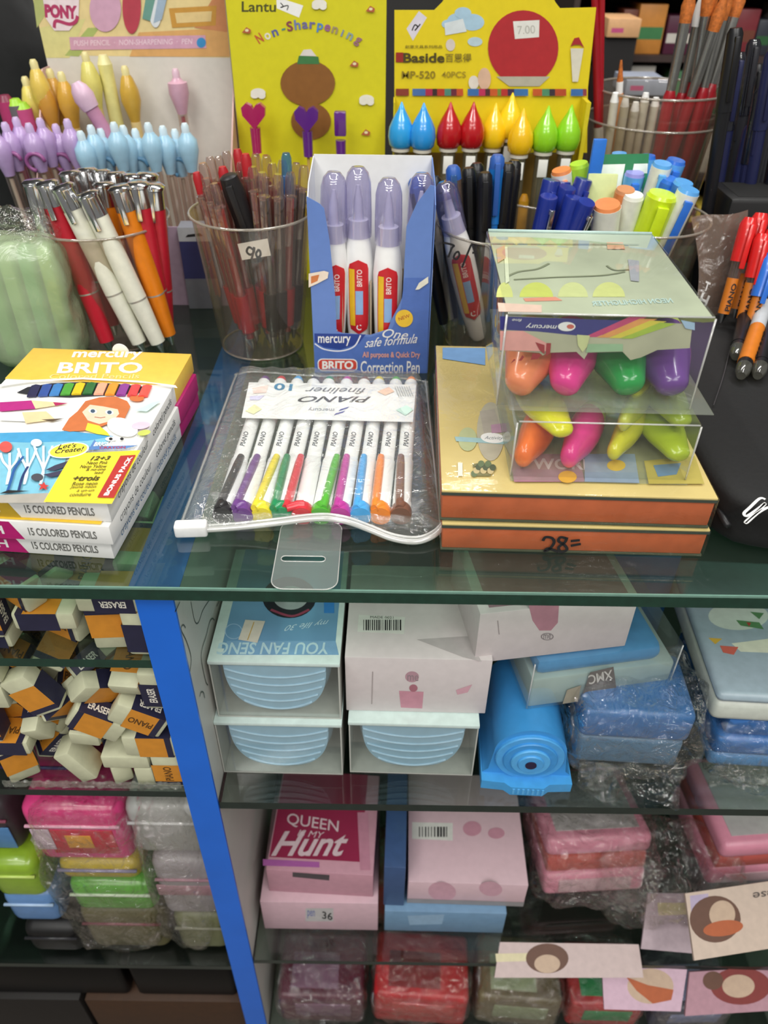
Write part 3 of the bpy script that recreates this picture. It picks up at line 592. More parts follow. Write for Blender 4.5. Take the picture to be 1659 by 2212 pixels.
for k, c in enumerate(('#c94a77', '#e8a25a', '#ddcf4a', '#a9c444')): fu.poly([(1262 + k * 26, 728 + k * 1), (1288 + k * 26, 728 + k), (1400 + k * 20, 684 + k * 5), (1360 + k * 22, 684 + k * 4)], mat(c, .5), 'printed_ray')
fu.oval((1224, 705), (1243, 705), (1224, 695), WHITE); fu.oval((1232, 705), (1240, 705), (1232, 700), mat('#d06a5a'))
fu.text('mercury', (1203, 699), (1135, 697), (1203, 709), WHITE, .4, True); fu.text('fine', (1127, 688), (1106, 688), (1127, 694), WHITE, .2, True)
fu.poly([(1080, 714), (1130, 714), (1180, 740), (1180, 758), (1080, 756)], mat('#eaa79e', .5)); fu.poly([(1246, 722), (1274, 724), (1268, 748), (1258, 760), (1248, 745)], mat('#cfd59a', .5)); fu.poly([(1270, 742), (1345, 742), (1345, 758), (1265, 760)], mat('#9cc097', .5))
RD = mat('#a33338', .5)
fu.polys([[(1156, 738), (1176, 744), (1176, 764), (1165, 755)], [(1180, 740), (1190, 740), (1188, 762), (1178, 768)], [(1146, 776), (1150, 762), (1170, 764), (1162, 774)], [(1120, 778), (1128, 766), (1132, 770), (1126, 778)], [(1103, 784), (1110, 774), (1114, 776)]], RD, 'printed_leaves')
fu.poly([(1470, 690), (1500, 696), (1500, 712), (1480, 708)], mat('#a9c6e0', .5))
fp = Face(t, (-w / 2, -d / 2, h - 1.0), (1, 0, 0), (0, 1, 0), .04)
for x0_, x1_, c in ((1072, 1108, '#c9cf7a'), (1122, 1195, '#c3cc5a'), (1205, 1270, '#c8cf8e'), (1280, 1350, '#c9cf80')):
    fp.oval(((x0_ + x1_) / 2, 642), (x1_, 642), ((x0_ + x1_) / 2, 610), mat(c, .5), 'printed_highlighter', a0=0, a1=180)
fp.poly([(1130, 645), (1200, 642), (1215, 650), (1135, 652)], mat('#d98a72', .5)); fp.poly([(1075, 655), (1170, 660), (1170, 676), (1077, 674)], mat('#e0bfae', .5))
fp.text('NEON HIGHLIGHTER', (1455, 655), (1280, 662), (1448, 645), mat('#b9d3cd', .5), 1)
fp.line(smoothline([(1092, 600), (1120, 588), (1160, 582), (1186, 570)]), 1.3, mat('#7d8566', .6), 'printed_strokes'); fp.line(smoothline([(1110, 605), (1200, 600), (1300, 596), (1350, 588)]), 1.2, mat('#7d8566', .6), 'printed_strokes'); fp.line(smoothline([(1310, 575), (1330, 585), (1370, 582)]), 1.2, mat('#7d8566', .6), 'printed_strokes')
fp.poly([(1356, 562), (1380, 565), (1380, 610), (1362, 608)], mat('#a3a5ad', .5)); fp.poly([(1310, 525), (1345, 525), (1350, 540), (1312, 540)], mat('#d8a17c', .5)); fp.poly([(1088, 535), (1096, 535), (1100, 610), (1092, 615)], mat('#d8dfc0', .5))
fp.line([(1045, 528), (1380, 530)], 1.0, mat('#8b9078'), 'printed_strokes'); fp.poly([(1072, 540), (1090, 532), (1092, 560), (1075, 570)], mat('#c79d86', .5))
# hanging flap of the lower pack
# ================================================================== BLACK POUCH
bp0 = ZP(1533, 1203, 0)
bp = thing('pencil_pouch', 'black zip pencil pouch with white script lettering lying beside the books', 'pencil pouch', TR(bp0.x + 75, bp0.y + 115, 0))
bp.body = MB().blob((0, 0, 17), (152, 232, 34), 7, 16, 1.2, .03, 4).build('pouch_body', mat('#0a0a0b', .75, var=.25, scale=400, bump=.1), bp, 180)
MB().tube(smoothline([(-70, -112, 17), (-73, 0, 18), (-70, 112, 17)]), 1.6, 6).build('zip', mat('#242426', .4), bp, 180)
fz = Face(bp, (-75, -115, 34.0), (1, 0, 0), (0, 1, 0), .3); fz.k = 3
fz.line(smoothline([(1652, 1082), (1640, 1080), (1618, 1100), (1606, 1112), (1612, 1118), (1634, 1104), (1652, 1090), (1640, 1104), (1612, 1128), (1612, 1132), (1635, 1112), (1656, 1100), (1668, 1098), (1672, 1088)]), 1.3, WHITE, 'script_lettering')
fz.line(smoothline([(1668, 1124), (1676, 1100), (1690, 1092), (1700, 1110)]), 1.3, WHITE, 'script_lettering')
fz.line(smoothline([(1575, 760), (1560, 820), (1540, 880)]), .5, mat('#3a3a3c'), 'stitching')
# ================================================================== CUPS
def cup(label, cx, cy, R, h, rb, group=None, extra=None):
    t = thing('pen_cup', label, 'cup', (cx, cy, 0.1))
    t.body = MB().lathe([(rb, .6), (rb + 1, 2), (R - 1.2, h - 3), (R, h)], 44, None, (True, False)).build('cup_wall', CUP, t, 40)
    mb = MB(); mb.tube([(R * math.cos(a * math.pi / 24), R * math.sin(a * math.pi / 24), h) for a in range(49)], .9, 8); mb.build('rim', CUPRIM, t, 180)
    mb = MB(); mb.tube([(rb * math.cos(a * math.pi / 24), rb * math.sin(a * math.pi / 24), 1) for a in range(49)], .8, 8); mb.build('foot_ring', CUPRIM, t, 180)
    return t
cA = cup('clear cup of chrome topped pens behind the pencil boxes', -191, 265, 45, 82, 32)
cB = cup('clear cup of red and black pens with a 90 price label', -88, 252, 39, 92, 28)
cC = cup('clear cup marked 70 by hand, behind the highlighter packs', 76, 264, 43, 82, 33)
cD = cup('clear cup of white and lime markers at the right', 170, 280, 46, 84, 34)
# price label on the second cup, handwriting on the third
fB = Face(cB, (0, -37.6, 0), (1, 0, 0), (0, .09, 1)); fB.poly([(513, 527), (578, 515), (585, 552), (523, 562)], WHITE, 'price_label')
for pts in ([(548, 540), (538, 534), (533, 543), (540, 550), (548, 545), (549, 534), (546, 550), (543, 562)], [(558, 540), (553, 548), (557, 556), (563, 550), (561, 541), (556, 540)]): fB.line(smoothline(pts), 1.4, INK, 'handwritten_price')
fC = Face(cC, (0, -42, 0), (1, 0, 0), (0, .05, 1))
for pts in ([(958, 524), (980, 530), (976, 536), (968, 556)], [(984, 546), (980, 556), (986, 560), (992, 552), (990, 544), (984, 546)], [(1018, 528), (1008, 552), (998, 578)], [(1020, 546), (1030, 545)]): fC.line(smoothline(pts), 1.3, INK, 'handwritten_price')
# ================================================================== PENS STANDING IN THE CUPS
def pen(name, label, p0, p1, parts, group=None, cat='pen', roll=0):
    """parts: (part name, material, profile [(radius, distance)]); distance >= 0 up from the tip, 'T-12' = 12 below the top"""
    p0, p1 = Vector(p0), Vector(p1); L = (p1 - p0).length; t = thing(name, label, cat, along(p0, p1, roll), group)
    def D(v): return L - float(v[2:]) if isinstance(v, str) else v
    for pt in parts:
        if pt[0] == 'clip':
            _, m, r, a, b, w = pt; a, b = D(a), D(b)
            MB().rbox(-w / 2, w / 2, -r - 2.2, -r - 1.0, min(a, b), max(a, b), .5).rbox(-w / 2, w / 2, -r - 2.0, -r + 1.5, max(a, b) - 3, max(a, b), .5).build('clip', m, t, 40)
        else:
            o_ = MB().lathe([(r, D(z)) for r, z in pt[2]], 16).build(pt[0], pt[1], t, 45)
            if pt[0] in ('barrel', 'sleeve', 'label_sleeve'): t.body = o_
    return t
# chrome topped pens
rnd = random.Random(5)
RED1, WH1, OR1 = mat('#bd2032', .35), mat('#e3e4d3', .35), mat('#e07f17', .35)
def chrome_pen(top, dy, base, m, label):
    p1 = YP(*top, dy); p0 = ZP(*base, 4) if len(base) == 2 else Vector(base)
    pen('ballpoint_pen', label, p0, p1, [('tip', CHROME, [(1, 0), (3.4, 8)]), ('lower_barrel', m, [(5.0, 8), (6.2, 'T-70')]), ('middle_ring', mat('#b9b7ae', .3, .5), [(6.35, 'T-70'), (6.35, 'T-69')]), ('upper_barrel', m, [(6.3, 'T-69'), (6.4, 'T-15')]), ('chrome_top', CHROME, [(6.6, 'T-15'), (6.5, 'T-4'), (6.9, 'T-3')]), ('end_disc', CHROME, [(7.2, 'T-3'), (7.4, 'T-1.4'), (5.4, 'T-0')]), ('clip', CHROME, 6.5, 'T-2', 'T-22', 3.5)], 'chrome topped pens in the clear cup')
for tp, dy, bs, m, lb in (((72, 388), 240, (170, 752), CHROME, 'all silver pen leaning at the left rim of the chrome pen cup'), ((98, 390), 238, (240, 760), RED1, 'leftmost red pen with chrome top, leaning in the clear cup'), ((132, 398), 232, (312, 762), WH1, 'left one of two cream pens with chrome tops in front'), ((186, 414), 230, (352, 762), WH1, 'right one of two cream pens with chrome tops in front'),
                          ((256, 400), 240, (372, 745), OR1, 'front orange pen with chrome top'), ((296, 392), 245, (360, 735), RED1, 'red pen with chrome top right of the orange pen'), ((330, 396), 252, (362, 725), RED1, 'rightmost red pen with chrome top in the clear cup'),
                          ((222, 392), 262, (290, 730), OR1, 'rear orange pen with chrome top, mostly hidden'), ((150, 368), 268, (250, 725), RED1, 'red pen with chrome top at the rear left, mostly hidden'), ((185, 362), 275, (270, 720), WH1, 'hidden cream pen, its chrome top the highest of the rear group'), ((215, 366), 280, (300, 720), OR1, 'orange pen at the very back of the chrome pen cup'), ((250, 370), 278, (310, 720), RED1, 'hidden red pen in the rear middle of the chrome pen cup'), ((290, 374), 272, (320, 720), WH1, 'hidden cream pen at the rear right of the chrome pen cup'), ((318, 372), 270, (345, 720), CHROME, 'silver pen at the rear right of the chrome pen cup')):
    chrome_pen(tp, dy, bs, m, lb)
# clear barrelled pens in the 90 cup
CLR = clear('#f3e9e4', .12, .9, .05, '#cdb4ac', .06, name='pen_barrel_clear'); CLB = clear('#9cc6ea', .08, .6, .2, '#5f9fd6', .08, name='pen_barrel_blue')
RI, BI, BLI = mat('#b02028', .4), mat('#1c1b1d', .4), mat('#2c5aa8', .4)
def clear_pen(top, dy, base, ink, label, shell=CLR, group='clear ballpoints in the 90 cup'):
    p1 = YP(*top, dy); p0 = Vector(base)
    pen('ballpoint_pen', label, p0, p1, [('tip', CHROME, [(.8, 0), (2.6, 9)]), ('refill', ink, [(2.5, 9), (2.5, 'T-16')]), ('barrel', shell, [(3.4, 9), (4.2, 20), (4.2, 'T-14')]), ('grip', ink, [(4.5, 14), (4.7, 40)]), ('push_button', ink if ink is RI and int(p1.x) % 2 else shell, [(3.4, 'T-14'), (3.2, 'T-3'), (2.2, 'T-0')]), ('clip', shell, 4.2, 'T-12', 'T-44', 4)], group)
BALL = [((437, 352), 240, RI), ((452, 338), 262, RI), ((424, 372), 250, RI), ((470, 336), 275, BI), ((487, 326), 262, BI), ((512, 322), 275, RI), ((530, 332), 250, RI), ((552, 332), 268, RI), ((575, 335), 272, RI), ((600, 376), 238, BI), ((640, 352), 265, BI), ((628, 372), 245, RI), ((657, 358), 255, BI), ((462, 396), 228, RI), ((480, 360), 246, RI), ((545, 360), 240, RI), ((566, 372), 232, BI), ((588, 352), 256, RI), ((445, 385), 236, RI), ((610, 345), 276, BI), ((520, 350), 262, BI)]
cnt_ = {}
for k, (tp, dy, ink) in enumerate(sorted(BALL, key=lambda b: b[0][0])):
    xs = YP(*tp, dy).x; inkn = 'red' if ink is RI else 'black'; j = cnt_.get(inkn, 0); cnt_[inkn] = j + 1
    clear_pen(tp, dy, (max(-108, min(-66, -84 + (xs + 88) * .5)), 250 + (dy - 250) * .7, 4), ink, '%s clear ballpoint with %s refill from the left in the 90 cup' % (ORD[j], inkn), CLR, 'clear ballpoints in the 90 cup')
clear_pen((618, 330), 258, (-66, 254, 4), BLI, 'clear blue pen with a blue refill in the 90 cup', CLB, None)
for tp, tp2, lb in (((492, 378), (560, 540), 'thick black capped pen leaning across the 90 cup'),):
    p1 = YP(*tp, 236); p0 = Vector((-70, 250, 5))
    pen('gel_pen', lb, p0, p1, [('tip', CHROME, [(.8, 0), (3, 9)]), ('barrel', CLR, [(4.4, 9), (4.6, 'T-52')]), ('cap', BI, [(6.2, 'T-55'), (6.6, 'T-10'), (5.6, 'T-1'), (4, 'T-0')]), ('clip', BI, 6.4, 'T-4', 'T-40', 4)], None)
# the leaning correction pen and the dark pens of the 70 cup
p1 = YP(958, 395, 246); p0 = YP(1052, 760, 252); p0.z = max(p0.z, 4); p0 = Vector((66, 258, 4))
corr_pen(along(p0, p1), 'white correction pen leaning in the 70 cup beside the blue box', (p1 - p0).length, None, True)
CAPB = mat('#1d2f86', .3, coat=.3); NVY = mat('#1a1f4d', .35); DKP = mat('#141417', .35)
for tp, dy, m, body, sh, lb in (((978, 358), 262, BLI, CLB, 0, 'clear pen with a small blue button in the 70 cup'), ((1075, 334), 272, BLI, mat('#2173c4', .2, coat=.5), 1, 'glossy blue pen with bright highlight in the 70 cup'), ((1012, 362), 270, DKP, DKP, 1, 'leftmost black pen in the 70 cup'), ((1030, 352), 280, DKP, DKP, 1, 'tall black pen left of the glossy blue pen'), ((1048, 372), 262, DKP, DKP, 1, 'short black pen left of the glossy blue pen'), ((1098, 352), 272, DKP, DKP, 1, 'black pen just right of the glossy blue pen'), ((1112, 346), 285, DKP, DKP, 1, 'tall thin black pen rightmost in the 70 cup'), ((895, 385), 262, BLI, DKP, 1, 'dark pen with blue top peeking over the blue box'), ((938, 382), 280, DKP, DKP, 1, 'black pen tip peeking over the blue box'), ((915, 385), 275, WHITE, WHITE, 1, 'white pen end peeking over the blue box')):
    p1 = YP(*tp, dy); p0 = Vector((76 + (p1.x - 76) * .55, 264 + (dy - 264) * .5, 4))
    pen('ballpoint_pen', lb, p0, p1, [('tip', CHROME, [(.8, 0), (2.8, 9)]), ('barrel', body, [(4, 9), (4.6, 'T-40')]), ('cap', body if sh else CLR, [(5.2, 'T-42'), (5.2, 'T-8')]), ('cap_end', m, [(5, 'T-8'), (4.6, 'T-2'), (3, 'T-0')]), ('clip', m if sh else CLB, 5, 'T-4', 'T-36', 3.6)], 'dark pens in the 70 cup')
for i, (tp, dy) in enumerate((((1192, 388), 262), ((1186, 424), 248), ((1226, 404), 258), ((1240, 425), 250), ((1262, 386), 270), ((1268, 436), 244), ((1214, 392), 272))):
    p1 = YP(*tp, dy); p0 = Vector((92 + i * 2.5, 262 + (i % 3 - 1) * 8, 4))
    lb = 'flat topped blue capped pen, %s in the blue cluster' % ('at the upper left', 'at the lower left', 'in the upper middle', 'in the centre front', 'at the upper right', 'at the lower right', 'hidden in the rear')[i]
    pen('capped_pen', lb, p0, p1, [('tip', CHROME, [(.8, 0), (2.8, 9)]), ('barrel', NVY, [(4.2, 9), (4.6, 'T-45')]), ('cap', CAPB, [(5.6, 'T-48'), (5.8, 'T-1'), (5.4, 'T-0')]), ('clip', CHROME if i in (1, 3, 5) else CAPB, 5.7, 'T-6', 'T-44', 3.4)], 'blue capped pens', roll=rnd.uniform(-50, 50))
# markers in the right cup
LIME = mat('#c6df1f', .3, coat=.3); ORG = mat('#d9824a', .4); WHM = mat('#e6e8dc', .35); BLM = mat('#2f6fd0', .25, coat=.4); SKY = mat('#5ea6e6', .25, coat=.3); GRN = mat('#1f7a4a', .4)
def marker(tp, dy, base, body, cap, end, r, label, capl=60, clip=None):
    p1 = YP(*tp, dy); p0 = Vector(base)
    P = [('tip', mat('#5a5f64', .5), [(1.2, 0), (2.5, 7)]), ('barrel', body, [(r * .85, 7), (r, 'T-%g' % capl)]), ('cap', cap, [(r * 1.06, 'T-%g' % capl), (r * 1.08, 'T-2')]), ('cap_end', end, [(r * 1.06, 'T-2'), (r * .95, 'T-0')])]
    if clip: P.append(('clip', clip, r * 1.06, 'T-5', 'T-45', r * .8))
    pen('marker_pen', label, p0, p1, P, 'markers in the right cup', 'marker')
marker((1312, 440), 248, (150, 268, 4), WHM, WHM, ORG, 8.2, 'fat white marker with orange end disc, front of the right cup')
marker((1352, 408), 262, (152, 280, 4), ORG, ORG, mat('#c98a5e', .4), 6, 'rust orange marker behind the fat white marker')
marker((1370, 420), 256, (158, 274, 4), WHM, WHM, WHM, 6, 'slim white marker beside the lime marker')
marker((1432, 418), 252, (160, 262, 4), LIME, LIME, LIME, 9, 'broad lime green highlighter leaning right', 70, LIME)
marker((1490, 408), 250, (168, 262, 4), WHM, WHM, SKY, 6.6, 'white marker with blue end, outermost on the right', 62, BLM)
marker((1478, 392), 262, (172, 275, 4), BLM, BLM, SKY, 6.2, 'bright blue marker behind the outermost white one', 50, SKY)
marker((1432, 352), 275, (168, 290, 4), WHM, WHM, SKY, 6.0, 'white marker with tall sky blue end in the middle', 55, SKY)
marker((1462, 345), 285, (172, 295, 4), SKY, SKY, BLM, 6.0, 'sky blue marker, tallest of the right cup', 60, BLM)
marker((1448, 385), 270, (166, 285, 4), BLM, BLM, BLM, 6.4, 'deep blue marker under the sky blue ends', 55, SKY)
marker((1372, 372), 285, (160, 292, 4), SKY, SKY, mat('#8f8fd6', .3), 6.2, 'pale violet blue marker behind the green carton', 50, BLM)
marker((1250, 352), 285, (150, 290, 4), GRN, mat('#a7d63a', .3), mat('#a7d63a', .3), 6, 'small lime capped marker at the left rear', 30)
marker((1212, 366), 282, (140, 290, 4), WHM, WHM, ORG, 6.2, 'white marker with orange ring at the left rear', 30, ORG)
marker((1338, 330), 300, (160, 300, 4), BLM, BLM, SKY, 5, 'thin blue marker standing at the back', 40)
marker((1400, 335), 300, (175, 300, 4), mat('#3a3f6a', .3), SKY, BLM, 5, 'dark marker with blue end at the very back', 40)
# small cartons tucked in the right cup
gc = YP(1345, 400, 285); th = thing('small_carton', 'green and white printed carton tucked into the right cup', 'carton', TR(gc.x, 285, 84, 8, -18))
carton(th, 34, 10, 36, mat('#dfe9df', .5)); ff, *_ = faces_of(th, 34, 10, 36)
ff.uv([(0, 30), (34, 30), (34, 36), (0, 36)], GRN); ff.uv([(14, 0), (20, 0), (24, 30), (18, 30)], GRN); ff.uv([(26, 4), (34, 4), (34, 24), (29, 24)], mat('#2b8f6a', .5)); ff.uv([(0, 2), (12, 2), (12, 20), (0, 20)], mat('#cfdc8d', .5), 'pale_patch')
v, f = text_geo('FE', 1.5, False); ff.put([(19 + 12 * x, 8 + 12 * y) for x, y in v], f, WHITE, 'lettering')
gc = YP(1289, 352, 275); th = thing('small_carton', 'upright bright blue tag carton above the white markers', 'carton', TR(gc.x, 276, 92, 4)); carton(th, 8.5, 3, 40, mat('#2a74d2', .4)); 
gc = YP(1300, 420, 268); th = thing('small_carton', 'pale yellow green tag carton behind the fat white marker', 'carton', TR(gc.x, 270, 84, -4, -12)); carton(th, 19, 5, 28, mat('#cdd896', .5))
# ================================================================== BRUSH CUP
cE = cup('large clear cup of red handled brushes at the back right', 203, 400, 52, 121, 38)
cE2 = cup('inner clear cup rising above the brush cup', 203, 400, 48, 138, 34); cE2.ob.location.z += 3 * S
HR = mat('#a11522', .3, coat=.4); FER = mat('#b9b8b2', .25, .9); BRI = mat('#c06a28', .7, scale=600, var=.3); WOOD = mat('#c27a33', .5)
for i, (tp, bs, hair) in enumerate((((1498, -40), 1440, BRI), ((1525, -30), 1462, WHITE), ((1550, -60), 1480, BRI), ((1580, -45), 1490, BRI), ((1600, -30), 1500, WHITE), ((1540, -55), 1520, BRI), ((1612, -50), 1470, BRI), ((1570, -20), 1450, BRI))):
    dy = 385 + (i * 13) % 30; p1 = YP(*tp, dy); p0 = Vector((YP(bs, 300, dy).x - 4, 395 + (i % 3 - 1) * 10, 12)); L = (p1 - p0).length; fz_ = L - 66
    pen('paint_brush', 'red handled paint brush, %s of the bunch in the large cup' % ('first from the left', 'second from the left', 'third from the left', 'fourth from the left', 'rightmost but one', 'at the middle rear', 'outermost on the right', 'half hidden')[i], p0, p1, [('handle', HR, [(1.6, 0), (3.6, 40), (4.4, fz_ - 4), (3.2, fz_)]), ('ferrule', FER, [(3.3, fz_), (4.0, L - 24)]), ('bristles', hair, [(4, L - 24), (4.8, L - 14), (1.2, L)])], 'red paint brushes', 'brush')
for i, (tp, px0) in enumerate((((1284, -30), 1345), ((1300, -40), 1335))):
    p1 = YP(*tp, 385); p0 = Vector((YP(px0, 330, 385).x, 386 + i * 6, 14)); L = (p1 - p0).length
    pen('paint_brush', ('long red brush handle crossing beside the yellow board', 'second long red handle beside the yellow board')[i], p0, p1, [('handle', WOOD, [(2, 0), (4.6, L - 110), (4, L - 100)]), ('ferrule', WHITE, [(3.6, L - 100), (3.2, L - 90)]), ('handle_red', HR, [(3.2, L - 90), (2.4, L)])], None, 'brush')
p1 = YP(1342, 130, 400); p0 = Vector((YP(1360, 330, 400).x, 402, 14)); pen('paint_brush', 'short wooden brush with white collar at the cup centre', p0, p1, [('handle', WOOD, [(2, 0), (5.2, 'T-34'), (3, 'T-22')]), ('collar', WHITE, [(2.6, 'T-22'), (2.6, 'T-14')]), ('bristles', BRI, [(2.4, 'T-14'), (.8, 'T-0')])], None, 'brush')
for i in range(6):
    p1 = YP(1330 + i * 22, 200 + (i % 3) * 10, 372 + i * 4); p0 = Vector((p1.x * .8 + 203 * .2, 385, 10))
    pen('clear_tube_pen', '%s pale stick from the left in the brush cup' % ORD[i], p0, p1, [('stick', mat('#cfc9b8', .3), [(2.6, 0), (3.2, 'T-6')]), ('end', WHITE, [(3.2, 'T-6'), (2, 'T-0')])], 'pale sticks in the brush cup', 'pen')
# ================================================================== DARK PENS AT THE FAR RIGHT
for i in range(16):
    px = 1590 + i * 8; py = 60 + (i * 53) % 240; dy = 300 + (i * 29) % 90
    p1 = YP(px, py, dy); p0 = Vector((p1.x + 18 - (i % 5) * 3, dy - 6, 4))
    m = (DKP, mat('#22264a', .3), mat('#2b2b30', .3))[i % 3]
    pen('ballpoint_pen', '%s dark capped pen from the left in the crowded bunch at the far right' % ORD[i], p0, p1, [('tip', CHROME, [(.8, 0), (2.8, 9)]), ('barrel', m, [(4, 9), (4.4, 'T-45')]), ('cap', clear('#7d7f8c', .08, .5, .2, '#3a3c4a', .1, name='smoked_cap') if i % 2 else m, [(5, 'T-46'), (4.8, 'T-3'), (3.4, 'T-0')]), ('clip', m, 4.9, 'T-4', 'T-40', 3)], 'dark pens at the far right')
# ================================================================== RED CAPPED PENS AND BAG AT RIGHT
rp = YP(1640, 470, 175)
ORL = mat('#c9721f', .4); RC = mat('#d3201f', .25, coat=.4)
for i, (tp, tip, dy, capm, lb) in enumerate((((1622, 470), (1556, 700), 232, RC, 'leftmost red capped pen with orange sleeve'), ((1645, 460), (1580, 705), 240, RC, 'tallest red capped pen in the bag'), ((1650, 505), (1596, 715), 224, RC, 'front red capped pen with orange sleeve'), ((1672, 495), (1620, 715), 232, RC, 'red capped pen cut by the photo edge'), ((1668, 548), (1612, 725), 216, BLM, 'blue capped pen in front of the red ones'))):
    p1 = YP(*tp, dy); p0 = YP(tip[0], tip[1], dy - 18); p0.z = max(p0.z, 37)
    t = pen('ballpoint_pen', lb, p0, p1, [('tip', CHROME, [(.8, 0), (2.6, 6)]), ('sleeve', ORL, [(3.5, 6), (3.7, 28)]), ('upper_barrel', CLR, [(3.6, 28), (3.6, 'T-24')]), ('cap', capm, [(5, 'T-26'), (5.4, 'T-12'), (5.4, 'T-4'), (3.6, 'T-0')]), ('clip', capm, 4.8, 'T-4', 'T-30', 3.4)], 'red capped pens in the clear bag')
    fx = Face(t, (0, -3.85, 0), (0, 0, 1), (-1, 0, 0)); v, f = text_geo('PIANO', 1, False); fx.put([(8 + 17 * x, -1.6 + 3.2 * y) for x, y in v], f, INK, 'lettering')
t = thing('pen_stand', 'black box shaped pen stand behind the red capped pens', 'pen stand', (300, 300, 0.1)); MB().rbox(-72, 72, -22, 22, 0, 96, 3).build('stand_body', mat('#0b0b0c', .5), t, 40); MB().box(-66, 66, -17, 17, 95.6, 96.2).build('stand_opening', mat('#050505', .8), t)
t = thing('small_carton', 'navy and grey carton standing between the two clear cups', 'carton', TR(-141, 318, 0.1, 3)); carton(t, 24, 16, 62, mat('#8d8f99', .5)); ff, *_ = faces_of(t, 24, 16, 62); ff.uv([(0, 24), (24, 24), (24, 52), (0, 52)], mat('#3f4174', .5)); ff.uv([(0, 52), (24, 52), (24, 62), (0, 62)], mat('#c9cdd2', .5)); ff.uv([(5, 55), (18, 56), (16, 58), (7, 57)], INK)
def flap(a, b):
    p = YP(1492, 470 + 230 * b, 246 - 14 * b).lerp(YP(1618, 455 + 255 * b, 248 - 14 * b), a); p.y += 2.5 * math.sin(a * 7 + b * 4) ; p.x -= 6 * math.sin(b * 3.1) * (1 - a) * -1; return p
bagm = clear('#e9d9ce', .06, .5, .3, '#bfa595', .12, .5, 60, name='hazy_bag')
o = single('plastic_bag', 'hazy clear bag standing around the red capped pens', 'bag', MB().sheet(flap, 16, 16), bagm, None, None, 180)
o2 = Face(o, YP(1540, 620, 236), (1, 0, 0), (0, .03, 1)); o2.k = 60
o2.text('H', (1503, 655), (1520, 663), (1514, 628), WHITE, 1.5); o2.text('T', (1516, 622), (1526, 627), (1522, 603), WHITE, 1.5)
for i, (a, b, word) in enumerate((((1640, 560), (1592, 760), 'SMARTY'), ((1659, 640), (1605, 800), 'PIANO'), ((1690, 620), (1640, 800), 'PIANO'))):
    p1 = ZP(*a, 52); p0 = ZP(*b, 40)
    t = pen('ballpoint_pen', ('black pen with small white lettering lying on the pouch', 'black pen with amber PIANO label lying on the pouch', 'black pen at the photo edge lying on the pouch')[i], p0, p1, [('tip', clear('#d9d6cc', .1, .5, .2, '#8a8a80', .1, name='tip_guard'), [(2.5, -6), (4, -2), (4.4, 4)]), ('barrel', DKP, [(4.3, 4), (4.5, 'T-2')]), ('label_sleeve', ORL if i == 1 else DKP, [(4.6, 8), (4.6, 48)]), ('grey_band', mat('#b9bcc0', .3) if i == 1 else DKP, [(4.6, 48), (4.6, 78)])], 'pens lying on the black pouch')
    fx = Face(t, (0, -4.7, 0), (0, 0, 1), (-1, 0, 0)); v, f = text_geo(word, 1, False); fx.put([(12 + 32 * x, -2 + 4 * y) for x, y in v], f, INK if i == 1 else mat('#d5d5d8'), 'lettering')
# ================================================================== PALE GREEN BAG, FAR LEFT
gp = ZP(40, 815, 0)
gb = thing('green_pack', 'pale green translucent pack with crinkled clear top at the left edge', 'pack', TR(-232, 222, 0.2, 6))
GR = clear('#d9eccf', .06, .5, .5, '#c8dcb4', .25, .4, 40, name='green_pack_film')
MB().blob((0, 0, 42), (60, 42, 84), 5, 14, 3, .05, 2).build('pack_body', GR, gb, 180)
MB().blob((0, 0, 88), (52, 26, 22), 3, 12, 6, .09, 3).build('pack_top', CELLO, gb, 180)
for k in range(4): MB().rbox(-22 + k * 12, -13 + k * 12, -9, 9, 6, 78, 3).build('inner_stick', mat(('#a8d68f', '#d7e7b4', '#8fcf9c', '#c2d46a')[k], .4), gb, 40)
# ================================================================== DISPLAY CARDS
def board(name, label, cat, y, x0, x1, h, m, lean=0, th_=1.2, outline=None):
    t = thing(name, label, cat, TR((x0 + x1) / 2, y, 0.1, 0, -lean)); w = x1 - x0
    return t, w
# --- pony box
xa, xb = YP(85, 60, 402).x, YP(505, 60, 402).x
t, w = board('pen_display_box', 'tall pen display box with pastel printed header at the upper left', 'display box', 402, xa, xb, 0, WHITE)
t.body = MB().box(-w / 2, w / 2, 0, 1.2, 0, 225).build('back_panel', mat('#d7d3c9', .6, var=.03), t)
fh = Face(t, (-w / 2, 0, 0), (1, 0, 0), (0, 0, 1))
fh.uv([(0, 157), (w, 157), (w, 225), (0, 225)], mat('#e4cf94', .5), 'header_card')
fh.poly([(85, 60), (185, 40), (150, 125), (100, 125)], mat('#d9d28e', .5)); fh.poly([(140, 120), (190, 60), (215, 60), (170, 122)], mat('#a9b86a', .5)); fh.poly([(70, -20), (130, -20), (80, 60)], mat('#b2b873', .5))
fh.poly([(280, 122), (300, 70), (495, 60), (498, 122)], mat('#d9a767', .5)); fh.poly([(420, 60), (470, -20), (495, -20), (497, 70)], mat('#cd8b5c', .5)); fh.poly([(365, 18), (468, 12), (466, 55), (372, 60)], mat('#c9953f', .5)); fh.poly([(378, 28), (458, 24), (456, 46), (382, 50)], mat('#e0c68a', .5))
fh.poly([(150, 80), (444, 76), (446, 104), (153, 108)], mat('#cf9fb4', .5), 'printed_bar'); fh.text('PUSH PENCIL  ·  NON-SHARPENING  ·  PEN', (160, 99), (415, 95), (160, 87), mat('#e6cbd6', .6), .6); fh.oval((435, 92), (445, 92), (435, 81), mat('#3a8fc7', .5))
PK = mat('#b23a64', .5); WHT = mat('#ead9dc', .5)
fh.poly([(92, -10), (172, -12), (170, 40), (150, 66), (118, 66), (100, 40)], WHT, 'printed_logo_backing'); fh.text('PONY', (98, 38), (168, 42), (96, 8), PK, 3, False); fh.line(smoothline([(118, 60), (122, 45), (150, 52), (164, 46), (168, 34)]), 2.2, PK, 'printed_swash')
